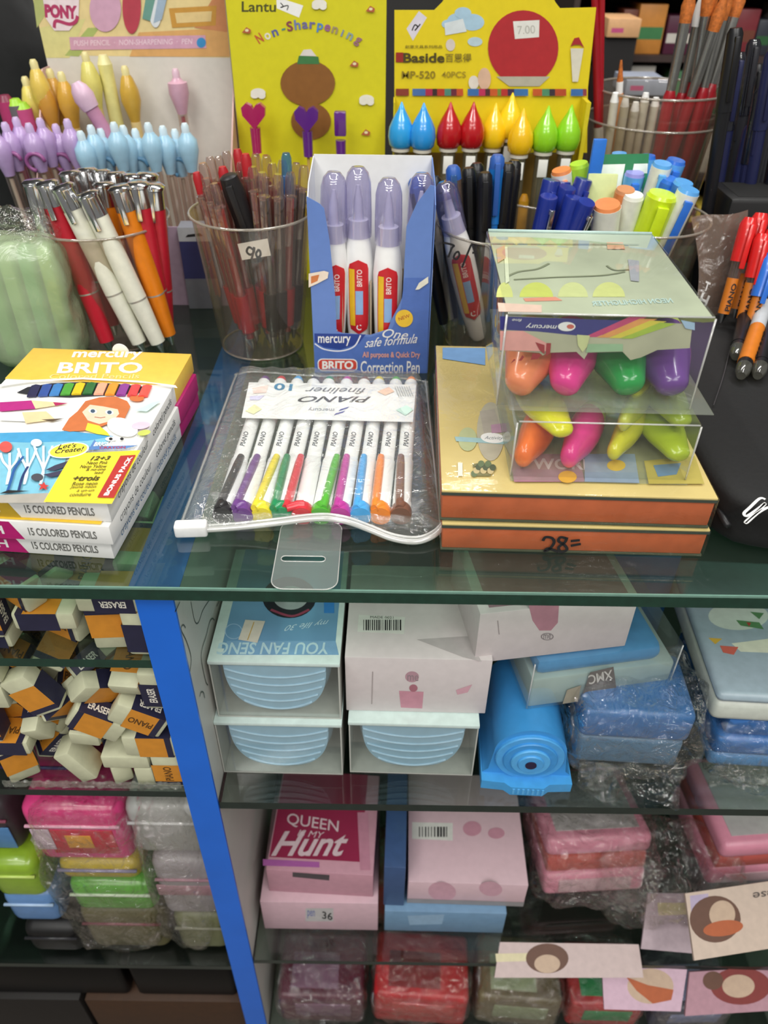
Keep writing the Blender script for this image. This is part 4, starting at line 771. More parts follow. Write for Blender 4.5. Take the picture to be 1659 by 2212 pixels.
fh.oval((228, 20), (262, 20), (228, -30), mat('#cfa3ba', .5), 'printed_shape'); fh.oval((285, 15), (305, 15), (285, -45), mat('#b5404f', .5), 'printed_shape'); fh.oval((335, 10), (350, 0), (330, -40), mat('#d9dfe2', .5), 'printed_shape'); fh.poly([(308, 40), (318, -20), (340, -20), (325, 45)], mat('#6a9a8c', .5)); fh.poly([(345, -20), (365, -20), (350, 42), (332, 50)], mat('#9fb4c6', .5))
for sx, x in ((-1, -w / 2), (1, w / 2 - 1)): MB().prism([(-85, 0), (0, 0), (0, 150), (-14, 150), (-85, 70)], 0, 1, Matrix.Translation((x, 0, 0)) @ Matrix(((0, 0, 1, 0), (1, 0, 0, 0), (0, 1, 0, 0), (0, 0, 0, 1)))).build('side_panel', mat('#cfa9a2', .5), t)
MB().box(-w / 2, w / 2, -85, -84, 0, 60).build('front_panel', mat('#b9a0b5', .5), t)
MB().box(-w / 2 + 1, w / 2 - 1, -84, 0, 0, 1).build('bottom_panel', WHITE, t)
def topper_pen(tp, dy, col, nub, label, group, shaft=CLR, core=None, r=7.2, h=22, swirl=None):
    p1 = YP(*tp, dy); p0 = Vector((p1.x * .97 - 1, dy + 4, 3)); L = (p1 - p0).length
    t = pen('novelty_pen', label, p0, p1, [('tip', CHROME, [(.8, 0), (2.6, 7)]), ('shaft', shaft, [(3.2, 7), (3.8, L - h - 10)]), ('refill', core or mat('#c9c4b6', .4), [(1.5, 7), (1.5, L - h - 12)]), ('topper_body', mat(col, .3, coat=.3), [(3.6, L - h - 10), (r * .7, L - h - 4), (r, L - h + 4), (r * .95, L - h + 11), (r * .6, L - 8), (3.0, L - 6)]), ('push_nub', mat(nub, .3), [(2.8, L - 7), (2.8, L - 2), (1.8, L)])], group)
    if swirl: MB().tube([(r * .9 * math.cos(a * .35), -r * .9, L - h - 2 + r * .8 * math.sin(a * .35)) for a in range(14)], 1.5, 6).build('swirl', mat(swirl, .3), t, 180)
    return t
for i, px in enumerate((-14, 8, 32, 60, 84, 118, 143)):
    topper_pen((px, 275 - (i * 11) % 24, ), 330 + (i * 7) % 18, '#b49ac9', '#c9b3dc', '%s lilac topped pen from the left in the pony box' % ORD[i], 'lilac topped pens', swirl='#8f4f86' if i % 2 else None)
for i, px in enumerate((172, 194, 215, 244, 264, 290, 318, 350, 376, 398)):
    topper_pen((px, 283 - (i * 13) % 20), 332 + (i * 7) % 20, '#9fc7dd', '#cfe3ec', '%s sky blue topped pen from the left in the pony box' % ORD[i], 'sky blue topped pens', swirl='#5c8fb2' if i % 3 == 2 else None)
for i, (px, py, c) in enumerate(((70, 128, '#dcbf57'), (52, 165, '#e2d06a'), (105, 148, '#c99a3c'), (130, 155, '#cf9f3a'), (182, 112, '#dcd374'), (268, 142, '#c9a23e'), (85, 160, '#c48f36'))):
    topper_pen((px, py), 372 + (i % 3) * 6, c, '#e3d89a', 'yellow topped pen, %s' % ('tallest at the left of the pony box', 'leftmost, short of nub, in the pony box', 'third from left, ochre coloured, pony box', 'fourth from left, ochre coloured, pony box', 'pale one standing highest in the pony box', 'ochre one alone at the middle of the pony box', 'ochre one behind the two leftmost ones')[i], 'yellow topped pens', mat('#d9c184', .4), None, 7.2, 27)
p1 = YP(222, 118, 385); pen('novelty_pen', 'plain pale yellow stick pen in the pony box', Vector((p1.x + 4, 384, 3)), p1, [('shaft', mat('#e0d98c', .35), [(4.5, 0), (5.2, 'T-6')]), ('end', mat('#e8e2a4', .35), [(5.2, 'T-6'), (3, 'T-0')])])
p1 = YP(162, 178, 350); p0 = YP(250, 320, 352); dd = (p0 - p1).normalized(); pen('novelty_pen', 'mauve pen leaning across the yellow topped pens', p1 + dd * 120, p1, [('shaft', mat('#b883a0', .35), [(4.6, 0), (5, 'T-18')]), ('topper_body', mat('#d3b3c8', .35), [(6, 'T-18'), (7.5, 'T-10'), (6, 'T-4'), (3, 'T-0')])])
p1 = YP(378, 148, 388); t = topper_pen((378, 148), 388, '#cfa4b6', '#dcbcca', 'single pink topped pen standing alone before the white panel', None, CLR, mat('#b8545c', .4), 7.5, 20)
for i, (px, c) in enumerate(((8, '#b03a6a'), (30, '#6a6668'), (45, '#c2507f'))):
    p1 = YP(px, 205 + i * 8, 365); pen('marker_pen', ('crimson marker at the left edge', 'grey marker at the left edge', 'pink marker with lime end at the left edge')[i], Vector((p1.x + 6, 366, 3)), p1, [('shaft', mat(('#8a2a4a', '#5a5658', '#6b6770')[i], .4), [(5, 0), (5.4, 'T-26')]), ('cap', mat(c, .35), [(6, 'T-26'), (6.2, 'T-4')]), ('end', mat('#9fd03a' if i else '#7d2a45', .35), [(5.8, 'T-4'), (3.5, 'T-0')])], None, 'marker')
# --- yellow hanging card
ya, yb = YP(506, 0, 372).x, YP(835, 0, 372).x
t, w = board('pencil_card_box', 'tall yellow board with Non-Sharpening lettering behind the blue box', 'display board', 372, ya - 6, yb, 0, None)
YC = mat('#d8d022', .4, var=.03)
t.body = MB().box(-w / 2, w / 2, 0, 2, 0, 220).build('board', YC, t); MB().box(-w / 2 - .6, -w / 2, -.2, 30, 0, 220).build('side_panel', mat('#8d8264', .6), t)
fy = Face(t, (-w / 2, 0, 0), (1, 0, 0), (0, 0, 1))
fy.tbox('Lantu', 522, 3, 596, 26, mat('#4a4a18', .6), .8)
fy.poly([(597, -3), (612, -2), (655, 12), (646, 38), (598, 18)], WHITE, 'price_sticker'); fy.line(smoothline([(606, 6), (612, 14), (606, 16), (622, 12), (620, 22)]), .6, INK, 'handwritten_price')
word = 'Non-Sharpening'; cols = ['#c2562f', '#e5e0cf', '#5a5f9a', '#4d8f7c', '#8a3f4a', '#6f7fae', '#6d6a9a', '#6d6a9a', '#4f86c2', '#9a5c8c', '#a08f6a', '#7a8aa8', '#8aa0a0', '#9a6a78']
pos = []
for i, ch in enumerate(word):
    u = i / (len(word) - 1); cx = 566 + u * 202; cy = 84 - 30 * math.sin(math.pi * u) + 0 * u; ang = math.radians(32 - 64 * u)
    if ch == '-': fy.text('-', (cx - 4, cy + 2), (cx + 4, cy), (cx - 4, cy - 2), mat(cols[i], .6), 1); continue
    hh = 22 if ch.isupper() or ch in 'h' else 15; ww = 13 if ch not in 'i' else 4; hh = 20 if ch in 'pg' else hh; dn = 6 if ch in 'pg' else 0
    c, s_ = math.cos(ang), math.sin(ang); ux, uy = c * ww, -s_ * ww; vx, vy = -s_ * hh, -c * hh; bx, by = cx - ux / 2 + s_ * dn * .3, cy - uy / 2 + 8 + dn
    fy.text(ch, (bx, by), (bx + ux, by + uy), (bx + vx, by + vy), mat(cols[i], .6), 1.2)
BRN = mat('#8a5a26', .5)
fy.oval((665, 180), (724, 180), (665, 130), BRN, 'printed_brown_oval'); fy.oval((672, 262), (715, 262), (672, 222), BRN, 'printed_brown_oval')
fy.poly([(642, 138), (690, 138), (688, 122), (646, 120)], mat('#3f7a45', .5)); fy.poly([(648, 120), (684, 121), (672, 106), (656, 107)], mat('#ddd6d0', .5))
for c in ((690, 8), (558, 200), (792, 214)): 
    fy.oval(c, (c[0] + 16, c[1]), (c[0], c[1] - 10), mat('#e9e6da', .5), 'printed_cloud'); fy.oval((c[0] + 8, c[1] + 6), (c[0] + 16, c[1] + 6), (c[0] + 8, c[1] - 1), mat('#e9e6da', .5), 'printed_cloud'); fy.oval((c[0] - 7, c[1] + 5), (c[0] + 2, c[1] + 5), (c[0] - 7, c[1] - 2), mat('#e9e6da', .5), 'printed_cloud')
for c in ((533, 66), (800, 20), (765, 138), (790, 286)): fy.poly([(c[0] - 10, c[1] + 4), (c[0], c[1] - 8), (c[0] + 10, c[1] - 2), (c[0] + 8, c[1] + 6)], mat('#b05a3a', .5)); fy.oval((c[0] + 1, c[1] - 1), (c[0] + 5, c[1] - 1), (c[0] + 1, c[1] - 4), mat('#e8dcb0'))
HRT = [(0, -9), (8, 0), (8.5, 5), (5, 8), (1.5, 6.5), (0, 4), (-1.5, 6.5), (-5, 8), (-8.5, 5), (-8, 0)]
PUR, PNK = clear('#8a46b8', .1, .5, .55, '#7a35a8', .1, name='purple_gem'), clear('#d8408a', .1, .5, .55, '#c8307a', .1, name='pink_gem')
for i, (tp, kind, m, lb) in enumerate((((548, 250), 'h', PNK, 'pencil with magenta heart gem topper'), ((662, 258), 'h', PUR, 'pencil with violet heart gem topper'), ((735, 278), 'b', PUR, 'pencil with violet block topper right of the heart'))):
    p = YP(*tp, 350); base = Vector((p.x, 352, 3)); L = p.z
    t = thing('novelty_pencil', lb, 'pencil', TR(base.x, base.y, 3), 'gem topped pencils')
    if kind == 'h': MB().prism(HRT, -3, 3, Matrix.Translation((0, 0, L - 3)) @ Matrix.Rotation(math.pi / 2, 4, 'X')).build('gem_topper', m, t)
    else: MB().rbox(-4.2, 4.2, -3.5, 3.5, L - 8, L + 8, 1).build('gem_topper', m, t, 40)
    MB().lathe([(3.4, L - 28), (3.8, L - 11)], 16).build('collar', m, t, 40); MB().lathe([(1.2, L - 50), (1.2, L - 28)], 8).build('stem', mat('#c9a85a', .4), t, 40)
    MB().lathe([(3, 0), (3.2, L - 60), (1, L - 46)], 12).build('white_shaft', WHITE, t, 40)
# --- bird pen board, characters left out
ba, bb = YP(852, 100, 368).x, YP(1282, 100, 368).x
t, w = board('pen_display_box', 'yellow pen display box with red oval and MP-520 lettering', 'display box', 368, ba, bb, 0, None)
YB = mat('#e6cf1e', .4, var=.03); fo = Face(t, (-w / 2, 0, 0), (1, 0, 0), (0, 0, 1))
op = [fo.P(*p) for p in ((852, 22), (938, 22), (955, 5), (975, -25), (1185, -25), (1200, 5), (1210, 18), (1288, 16), (1270, 190), (1268, 330), (852, 330))]
mb = MB(); n = len(op); mb.add([fo.M @ Vector((p.x, p.y, 0)) for p in op] + [fo.M @ Vector((p.x, p.y, -1.2)) for p in op], [tuple(reversed(range(n))), tuple(range(n, 2 * n))] + [(i, (i + 1) % n, n + (i + 1) % n, n + i) for i in range(n)]); fo.on = mb.build('header_board', YB, t)
MB().box(-w / 2, w / 2, -.05, 1.2, 0, fo.P(852, 328).y).build('back_panel', mat('#8a6a2a', .6), t)
MB().box(w / 2 - 3, w / 2, -20, 0, 0, fo.P(1260, 210).y).build('side_panel', mat('#d8c422', .4), t); MB().box(-w / 2, -w / 2 + 1, -20, 0, 0, fo.P(860, 210).y).build('side_panel', mat('#d8c422', .4), t)
fo.poly([(878, 62), (905, 24), (922, 38), (892, 88)], mat('#dcd6e0', .5), 'price_sticker'); fo.line(smoothline([(890, 66), (896, 54), (902, 58), (896, 66), (908, 52)]), .8, INK, 'handwritten_price')
for c, r in (((990, 45), 24), ((1020, 48), 26), ((1000, 28), 18), ((968, 52), 14)): fo.oval(c, (c[0] + r, c[1]), (c[0], c[1] - r * .7), mat('#a9c9dc', .5), 'printed_cloud')
fo.oval((1026, 90), (1042, 90), (1026, 80), mat('#b9d0d8', .5), 'printed_cloud'); fo.poly([(960, 50), (1000, 40), (1008, 68), (962, 76)], mat('#d7dfe0', .5))
fo.oval((973, 97), (983, 97), (973, 84), mat('#d6cbc0', .5))
fo.oval((1130, 105), (1206, 105), (1130, 22), mat('#b0262c', .5), 'printed_red_oval', 40)
fo.poly([(1072, 165), (1188, 165), (1165, 186), (1100, 186)], mat('#b5b0a0', .5)); fo.poly([(1108, 46), (1165, 43), (1164, 80), (1112, 84)], mat('#e3e2da', .5), 'price_sticker'); fo.text('7.00', (1118, 74), (1156, 72), (1117, 56), mat('#b9b8ae'), 0)
fo.poly([(855, 113), (871, 113), (871, 134), (855, 134)], mat('#9c2a22', .5)); fo.tbox('Baside', 871, 114, 960, 135, mat('#4a3f10', .6), 1.2); fo.tbox('百思得', 962, 115, 1018, 134, mat('#8a7a1e', .6), .5); fo.tbox('創意文具系列用品', 875, 97, 955, 104, mat('#6e6015', .6), .3)
fo.tbox('MP-520', 868, 153, 940, 169, mat('#8a7718', .6), .6); fo.tbox('40PCS', 954, 154, 1006, 167, mat('#a08c20', .6), .3)
fo.oval((1023, 178), (1034, 178), (1023, 163), mat('#ded9cd', .5)); fo.oval((1046, 170), (1060, 170), (1046, 146), mat('#d8b59a', .5))
fo.poly([(1232, 100), (1240, 82), (1250, 80), (1262, 104), (1252, 96), (1240, 96)], mat('#a3232a', .5)); fo.poly([(1232, 104), (1260, 104), (1248, 176), (1236, 176)], mat('#dcd6c4', .5))
xx = 855
for wd, c in ((28, '#8a3a2a'), (8, None), (28, '#4a6fa8'), (15, '#b02a4a'), (10, '#3a2a2a'), (16, '#b5382a'), (14, '#4f8a78'), (12, '#6a2a3a'), (14, '#c2542a'), (10, None), (24, '#3a6fae'), (14, '#b8305a'), (10, '#4a2a30'), (16, '#c25a2a'), (8, '#6a8a3a'), (14, '#b03030'), (14, '#3a2a4a'), (30, '#3a6fae'), (10, None), (20, '#c2582a'), (16, '#4f8a6a'), (12, '#3a2a3a'), (24, '#b5482a'), (10, None), (26, '#3a6aae'), (8, '#8a3a4a')):
    if c: fo.poly([(xx, 206), (xx + wd, 206), (xx + wd, 191), (xx, 191)], mat(c, .5), 'printed_swatch')
    xx += wd
for i, (px, py, c, dy, nm) in enumerate(((868, 220, '#2f9fe0', 346, 'first blue'), (916, 222, '#2f96e0', 342, 'second blue'), (974, 220, '#b3161c', 345, 'left red'), (1024, 220, '#b3161c', 347, 'right red'), (1072, 222, '#efc51a', 356, 'rear left yellow'), (1108, 200, '#f2cf1e', 360, 'highest yellow'), (1132, 234, '#f0bd18', 342, 'front yellow'), (1186, 228, '#8fd024', 344, 'left green'), (1236, 226, '#8fd024', 347, 'right green'))):
    p = YP(px, py, dy); L = p.z - 3; t = thing('novelty_pen', '%s drop topped pen in the yellow display box' % nm, 'pen', TR(p.x, dy, 3), 'drop topped pens')
    MB().lathe([(5.8, L - 30), (8.4, L - 27.5), (9.3, L - 22), (8.6, L - 16), (6.0, L - 10.5), (2.6, L - 5), (.4, L)], 20).build('drop_topper', mat(c, .2, coat=.5, var=.03), t, 70)
    MB().lathe([(6.6, L - 31.5), (6.6, L - 29.5)], 20).build('topper_collar', mat('#d9d3c4', .4), t, 40)
    MB().lathe([(5.2, 6), (5.4, L - 31.5)], 16).build('shaft', clear('#cfcbb8', .08, .5, .22, '#a8a48c', .1, name='grey_pen_shaft'), t, 40); MB().lathe([(1.6, 0), (1.6, L - 48)], 8).build('refill', mat('#5d5a48', .4), t, 40)
    MB().rbox(-3.4, 3.4, -6, -5.2, L - 46, L - 34, .3).build('paper_slip', PAPER, t, 40)
p = YP(1130, 470, 335); pen('ballpoint_pen', 'thin amber pen right of the black pens', Vector((p.x, 336, 3)), YP(1133, 420, 335), [('shaft', mat('#d39a25', .35), [(3.2, 0), (3.6, 'T-4')]), ('end', mat('#b8801c', .35), [(3.6, 'T-4'), (2, 'T-0')])])
# ================================================================== BACKGROUND SHELF
bs = thing('wall_shelf', 'dark crowded shelf unit in the background at the upper right', 'shelf', (340, 700, -905))
for z in (-60, 5, 65, 125, 185): MB().box(-150, 220, 0, 120, z + 905 - 6, z + 905).build('shelf_board', mat('#3a2a26', .6), bs)
MB().box(-150, 220, 120, 126, 600, 1150).build('back_panel', mat('#241d1c', .7), bs)
for x in (-150, 214): MB().box(x, x + 6, 0, 120, 600, 1150).build('side_panel', mat('#3a2c28', .6), bs)
pal = ['#5a1f26', '#7a2c33', '#c9863c', '#2c5a34', '#3f7a4a', '#8a3a5a', '#33363f', '#b9a13c', '#a34a3a', '#c9c4ba', '#52243a', '#6e3a2a', '#2a3a5a']
rnd = random.Random(11); cnt = 0
CNM = ['maroon', 'wine red', 'amber', 'dark green', 'green', 'mauve', 'charcoal', 'mustard', 'rust red', 'pale grey', 'plum', 'brown', 'navy']
for zi, z in enumerate((-60, 5, 65, 125)):
    x = 196; bi = 0
    while x < 548:
        wd = rnd.uniform(14, 30); hh = rnd.uniform(26, 52); c = pal[rnd.randrange(len(pal))]
        t = thing('small_box', '%s box, %s from the left on the %s board of the background shelf' % (CNM[pal.index(c)], ORD[bi], ('lowest', 'second lowest', 'second highest', 'highest')[zi]), 'box', (x + wd / 2, 735, z + .2), 'goods on the background shelf')
        carton(t, wd, 50, hh, mat(c, .4)); ff, *_ = faces_of(t, wd, 50, hh); ff.uv([(1, hh * .3), (wd - 1, hh * .3), (wd - 1, hh * .55), (1, hh * .55)], mat(pal[(cnt * 5 + 3) % len(pal)], .5)); x += wd + rnd.uniform(1, 4); cnt += 1; bi += 1
fb_ = YP(1345, 45, 640)
for i, (x0, x1, y0, y1, c) in enumerate(((1312, 1390, 42, 82, '#d9a878'), (1352, 1448, 176, 208, '#9aa3b5'))):
    yb_ = (640, 540)[i]; a, b = YP(x0, y1, yb_), YP(x1, y0, yb_)
    t = thing('flat_carton', ('peach coloured carton with pink print on the background shelf', 'grey blue carton lying behind the brush cup')[i], 'carton', (a.x / 2 + b.x / 2, yb_ + 30, a.z)); carton(t, b.x - a.x, 50, b.z - a.z, mat(c, .5)); ff, *_ = faces_of(t, b.x - a.x, 50, b.z - a.z); ff.uv([(4, 4), (16, 4), (16, 8), (4, 8)], mat('#c2507f', .5))
    st = MB().box(a.x, b.x, yb_ + 10, yb_ + 50, -905, a.z - .1); o = single('pedestal', ('dark post carrying the peach carton', 'dark post carrying the grey blue carton')[i], 'stand', st, mat('#1d1a1a', .7))
# dark hanging bag at the upper left
single('black_bag', 'black bag hanging in the dark corner at the upper left', 'bag', MB().blob((-400, 570, 60), (250, 120, 360), 5, 12, 10, .02, 8), mat('#0b0b0c', .5, var=.3), None, None, 180)
# ================================================================== ERASERS ON THE LEFT SHELVES
# resting poses of erasers tipped into the compartment: x, y, height above the shelf (mm), rotation
ER_LOW = [(-188.9,54.1,5.7,-0,0,0.83),(-219.7,20.3,15.5,-2.09,1.57,0),(-134.5,57.2,8.7,1.57,-0,0.45),(-202.1,75.9,15.5,0,1.57,-0.6),(-163,27.5,8.7,1.57,0,-1.09),(-209.8,97.5,5.7,0,-0,-1.9),(-167.2,76.9,8.7,1.57,-0,-2.21),(-127.3,92.1,5.7,-0,-3.14,-1.54),(-126,74.8,24.8,-1.49,-0.3,-1.66),(-184.8,57,17.2,0,0,2.42),(-144.8,93.8,5.7,3.14,-0,-1.54),(-168.7,101.2,15.9,0,2.21,-0.44),(-126,38.5,15.5,2.89,1.57,0),(-229.3,87.6,8.7,1.57,0,-1.57),(-202.9,39.3,15.9,0.2,-0.74,0.42),(-182.2,20,16.4,-0,1.11,-0.02),(-136.1,105.1,17.3,0,3.14,-0),(-215.7,32,54.3,0.79,-1.21,-2.39),(-159.2,51.4,8.7,1.57,0,1.86),(-127,98.4,33.1,-0.05,0.27,1.57),(-149.5,67.7,38.8,-2.93,-0.2,-1.53),(-216.1,59,18,0.5,2.09,-1.48),(-140.4,59,27.4,1.34,0.18,1.5),(-219.5,19.7,36.7,-0,0,3.14),(-156.1,61.4,24.4,0.55,0.24,1.48),(-142.2,27.2,8.7,1.57,0,-1.56),(-194.9,109.3,20.2,1.57,-2.84,-0),(-151,19.7,23.2,-0,3.14,0),(-126.8,16.8,15.5,1.57,-1.57,0),(-181.7,66.7,31.7,1.57,-0,-0.09),(-203.5,94.7,34.8,0.53,0.64,-2.8),(-188.6,90,18,-0.56,-2.27,-0.61),(-127,44,37.1,-0,3.12,1.56),(-221.4,76,25.5,-2.34,0.79,0.97),(-153.4,88.4,33.8,1.87,-2.52,-0.15),(-132.4,79.9,46.8,-0.07,-2.8,-1.5),(-133.5,16.8,39.7,1.57,-0,3.14),(-133.6,105,43.5,0.26,3.12,0),(-142.9,37.2,42.1,-1.68,-1.16,1.57),(-195.3,53.8,44.4,-0.45,0.08,2.62),(-126.7,109.2,66.1,1.57,1.57,0),(-170.9,71.5,50.6,1.71,-0.49,-1.95),(-229.3,37.2,33,-3.14,1.57,0),(-172.5,42.9,31.4,1.66,-0.11,1.77),(-217.1,78.9,42.5,-0.82,0.08,-0.82),(-222,108.3,32.7,0.03,-1.64,-1.6),(-180.6,103.6,38.8,0.38,-2.33,-0.14),(-170.7,28.3,44.5,-3.03,-0.09,1.54),(-155,39,40.7,1.54,-1,1.57),(-225.6,16.8,58,-1.57,-1.57,0),(-203.6,40.2,36.7,-0.44,3.09,-0.52),(-229.3,62.9,49.2,-1.57,0.82,-1.57),(-220.7,48.2,58.8,0.48,0.99,0.26),(-127,28.9,58.1,0.04,1.51,1.57),(-229.2,40.3,8.7,-1.57,-0,-1.57),(-214.3,98.5,56.8,1.23,-0.94,1.98),(-229.3,103.9,64.1,-1.57,-1.5,-1.57),(-178.4,81,30,3.14,0.5,-0.09),(-160.8,16.8,58.7,-1.56,0.58,0),(-190.5,16.7,83.7,-1.57,-2.04,0),(-180.1,27.6,63.6,-1.03,-0.68,0.34),(-199.3,28.9,49.9,-1.26,0.35,-1.52),(-197.2,96.8,56.9,-2.41,-0.37,-1.55),(-134.4,68.7,83.3,-0.43,2.69,-0.2),(-177.2,45.1,62.3,1.01,0.04,-0.21),(-135.8,16.7,64,1.57,-2.6,0),(-219.5,16.7,82.3,-1.57,0,-0),(-126.8,63.6,53.6,-0,2.8,1.57),(-140.3,45.1,72.6,-1.6,-1.16,1.48),(-124.2,44.5,69.5,-1.54,1.23,1.57),(-141.5,104.3,66.3,1.57,1.5,-1.4),(-199.1,58.6,61.2,1.34,-0.39,1.44),(-167.9,98,54,-0.03,2.69,-1.52),(-153.6,98.2,59.8,-1.6,-0.12,1.64),(-219.4,72.9,66.9,1.12,0.2,1.91),(-162.8,50.2,77.4,-2.12,0.13,-0.06),(-142.6,69.1,60.5,1.56,-0.18,1.46),(-204.4,109.3,77.3,1.57,-2.24,-0),(-128.4,69.5,72.7,0.5,0.39,-1.57),(-155.2,97.4,74.6,0,-0.12,1.79),(-191.4,82.6,50.7,-0.62,-0.61,0.5),(-169.9,96.8,72.1,1.57,-0.29,-1.35),(-203,40.2,72.3,0.34,-0.32,-0.45),(-157.2,70.2,81.3,0.92,1.11,-2.02),(-157.6,64.6,56.5,-1.53,-0.37,-1.65),(-124.1,20.9,88.6,1.54,-1.51,-1.57),(-198.9,76.3,75,1.09,0.2,2.93),(-215.9,40.7,79.9,0.35,2.89,1.28),(-218.4,16.7,101.8,1.57,3,0),(-153.3,97.7,90.1,1.7,-0.11,2.21),(-191.9,93.5,74.8,-0.33,0.38,0.09),(-189.2,49.7,84.6,0.5,2.41,-0.93),(-156.9,24,78.5,1.14,-0.6,-2.46),(-133.7,109.2,90.6,1.57,0.02,-0),(-209.7,31.9,96,-0.12,-0.74,3.14),(-229.3,83.1,86,1.57,-0.17,1.57),(-206.5,96.7,93.7,-1.84,-0.25,0.1),(-205.6,59.2,92.7,0.37,-0.85,-2),(-138.6,64.2,96.5,0.33,0.33,-2.24),(-177.1,97.7,86.4,-0.25,0.25,1.63),(-182,98.3,97.1,-2.87,-0.23,-1.59),(-210.7,70.1,97.3,-0.38,2.28,-1.98),(-161.5,39,88.1,-0.79,-0.59,0.44),(-179.7,38.2,99.8,-2.44,-0.5,1.16),(-224.7,43.5,89.2,-0.4,-0.13,1.57),(-128.4,88,95.2,0.78,1.98,-1.55),(-179.8,70.1,83.7,-2.58,1.34,0.36),(-164,61.7,95.3,-1.15,0.85,2.05),(-138.3,28.8,91.6,-0,0.34,-1.65)]
ER_UP = [(-126.9,36.5,16.1,0,1.44,1.6),(-133.5,19.7,36.7,-0,-3.14,0),(-205.5,24.6,5.7,0,-0,3.07),(-198.9,66.1,5.7,3.14,-0,-0.61),(-139.9,21.2,15.5,-1.64,1.57,0),(-215.1,56.4,13.7,0.25,0.45,-1.57),(-165.1,97.2,5.8,-0,-0,2.09),(-191.9,86.7,12.2,-0.35,0.27,0.02),(-169.3,30.3,8.7,-1.57,-0,2.71),(-153.1,43.7,5.7,0,0,-0.43),(-123.9,19.9,15.5,3.13,-1.57,0),(-168.1,20.2,23.2,-3.14,-0,0.02),(-185,55.7,17.2,0,0,-0.56),(-134.3,106.6,8.7,-1.57,0,-2.97),(-203.1,106.2,5.7,-0,-3.14,-0),(-216.3,16.7,27,1.57,-1.57,0),(-198.8,16.7,27,1.57,-1.57,0),(-191.8,100.3,21.3,-0.04,0.37,0.4),(-150.7,75.9,15.7,-1.27,-0.44,1.47),(-158.2,48.2,28,0.5,-0.61,1.49),(-209.2,28.3,20.2,1.57,0,-0),(-123.7,88.9,26.3,-1.57,-0,1.57),(-192.9,42.9,22.2,1.18,-0.59,-0.33),(-123.9,78.5,8.8,-1.57,0,-1.57),(-142.2,43.3,20.8,1.52,-0.09,-1.53),(-217.8,91.4,17.9,1.6,-0.64,1.47),(-164.4,75.5,19.3,-1.49,-0.46,1.41),(-164.1,109.3,25,-1.57,-2.61,-0),(-183.7,96,31.7,0.34,-0.16,2.5),(-208.4,88.9,38.8,-0.66,0.22,2.99),(-181,70.1,31.8,0.44,0.13,-0.49),(-129.4,57.7,25.7,1.62,0.12,-1.16),(-182.8,24.5,37.8,1.57,-0,2.54),(-136.6,93.4,32.1,1.21,-0.87,-1.36),(-171.7,44.6,38.2,2.42,-0.35,1.9),(-213.2,42.5,34.3,-1.33,0.46,2.07),(-202,50.1,40.3,-1.71,0.93,1.99),(-146.9,98.4,37.8,-1.32,0.11,1.53),(-212.6,72.1,34.7,-0.09,-0.94,-1.25),(-156.2,72,37.1,1.15,-2.94,-0.4),(-127.9,49.5,39.2,-0.01,3.01,1.53)]
SEEN_LOW = {97:(0,0),75:(1,0),102:(1,1),80:(1,2),103:(1,3),91:(1,4),74:(1,5),87:(1,6),94:(1,7),85:(2,0),108:(2,1),92:(2,2),64:(2,3),82:(2,4),88:(2,5),60:(3,0),59:(3,1),17:(3,2),66:(3,3),65:(4,0),58:(4,1),47:(4,2),50:(4,3),61:(4,4),49:(4,5),36:(5,0),27:(5,1),15:(5,2),14:(5,3),23:(5,4),28:(6,0),25:(6,1),4:(6,2),1:(6,3)}
SEEN_UP = {40:(0,0),24:(0,1),19:(0,2),34:(0,3),22:(0,4),1:(1,0),32:(1,1),20:(1,2),10:(2,0),4:(2,1),8:(2,2),11:(2,3),2:(2,4),16:(2,5)}

EW = mat('#c3c4a6', .55, var=.06); EO = mat('#d08a2e', .45, var=.06); EN = mat('#26263f', .45, var=.1); ESV = mat('#e9e4d8', .5)
me_b = MB().rbox(-15.5, 15.5, -8.7, 8.7, -5.7, 5.7, 1.6, 2).mesh('rubber_block', EW, 40)
def sleeve_meshes(orange, navy):
    a = MB(); h, ww = 5.9, 8.9
    a.add([(-13, -ww, h), (7, -ww, h), (7, ww, h), (-13, ww, h), (-13, -ww, -h), (7, -ww, -h), (7, ww, -h), (-13, ww, -h)], [(0, 1, 2, 3), (7, 6, 5, 4)]); m1 = a.mesh('sleeve_faces', orange)
    b = MB(); b.add([(-13, -ww, h), (7, -ww, h), (7, ww, h), (-13, ww, h), (-13, -ww, -h), (7, -ww, -h), (7, ww, -h), (-13, ww, -h)], [(1, 0, 4, 5), (3, 2, 6, 7)])
    b.add([(-13, -ww, h + .03), (-9.5, -ww, h + .03), (-9.5, ww, h + .03), (-13, ww, h + .03)], [(0, 1, 2, 3)]); b.add([(-13, ww, -h - .03), (-9.5, ww, -h - .03), (-9.5, -ww, -h - .03), (-13, -ww, -h - .03)], [(0, 1, 2, 3)])
    m2 = b.mesh('sleeve_band', navy); return m1, m2
m_o, m_n = sleeve_meshes(EO, EN)
def txt_mesh(t, x0, x1, y0, y1, z, m, side):
    v, f = text_geo(t, 1.2, False); mb = MB()
    if side == 'top': mb.add([(x0 + (x1 - x0) * x, y0 + (y1 - y0) * y, z) for x, y in v], f)
    else: mb.add([(x0 + (x1 - x0) * x, -z, y0 + (y1 - y0) * y) for x, y in v], f)
    return mb.mesh('lettering', m)
m_t1 = txt_mesh('PIANO', -8.5, 5.5, -2.5, 2.5, 5.98, mat('#5a3a14', .6), 'top'); m_t2 = txt_mesh('ERASER', -9, 4, -2.2, 2.2, 9.0, ESV, 'front')
me_plain = MB().rbox(-14, 14, -8, 8, -5.6, 5.6, 1.2, 2).mesh('rubber_block', EW, 40)
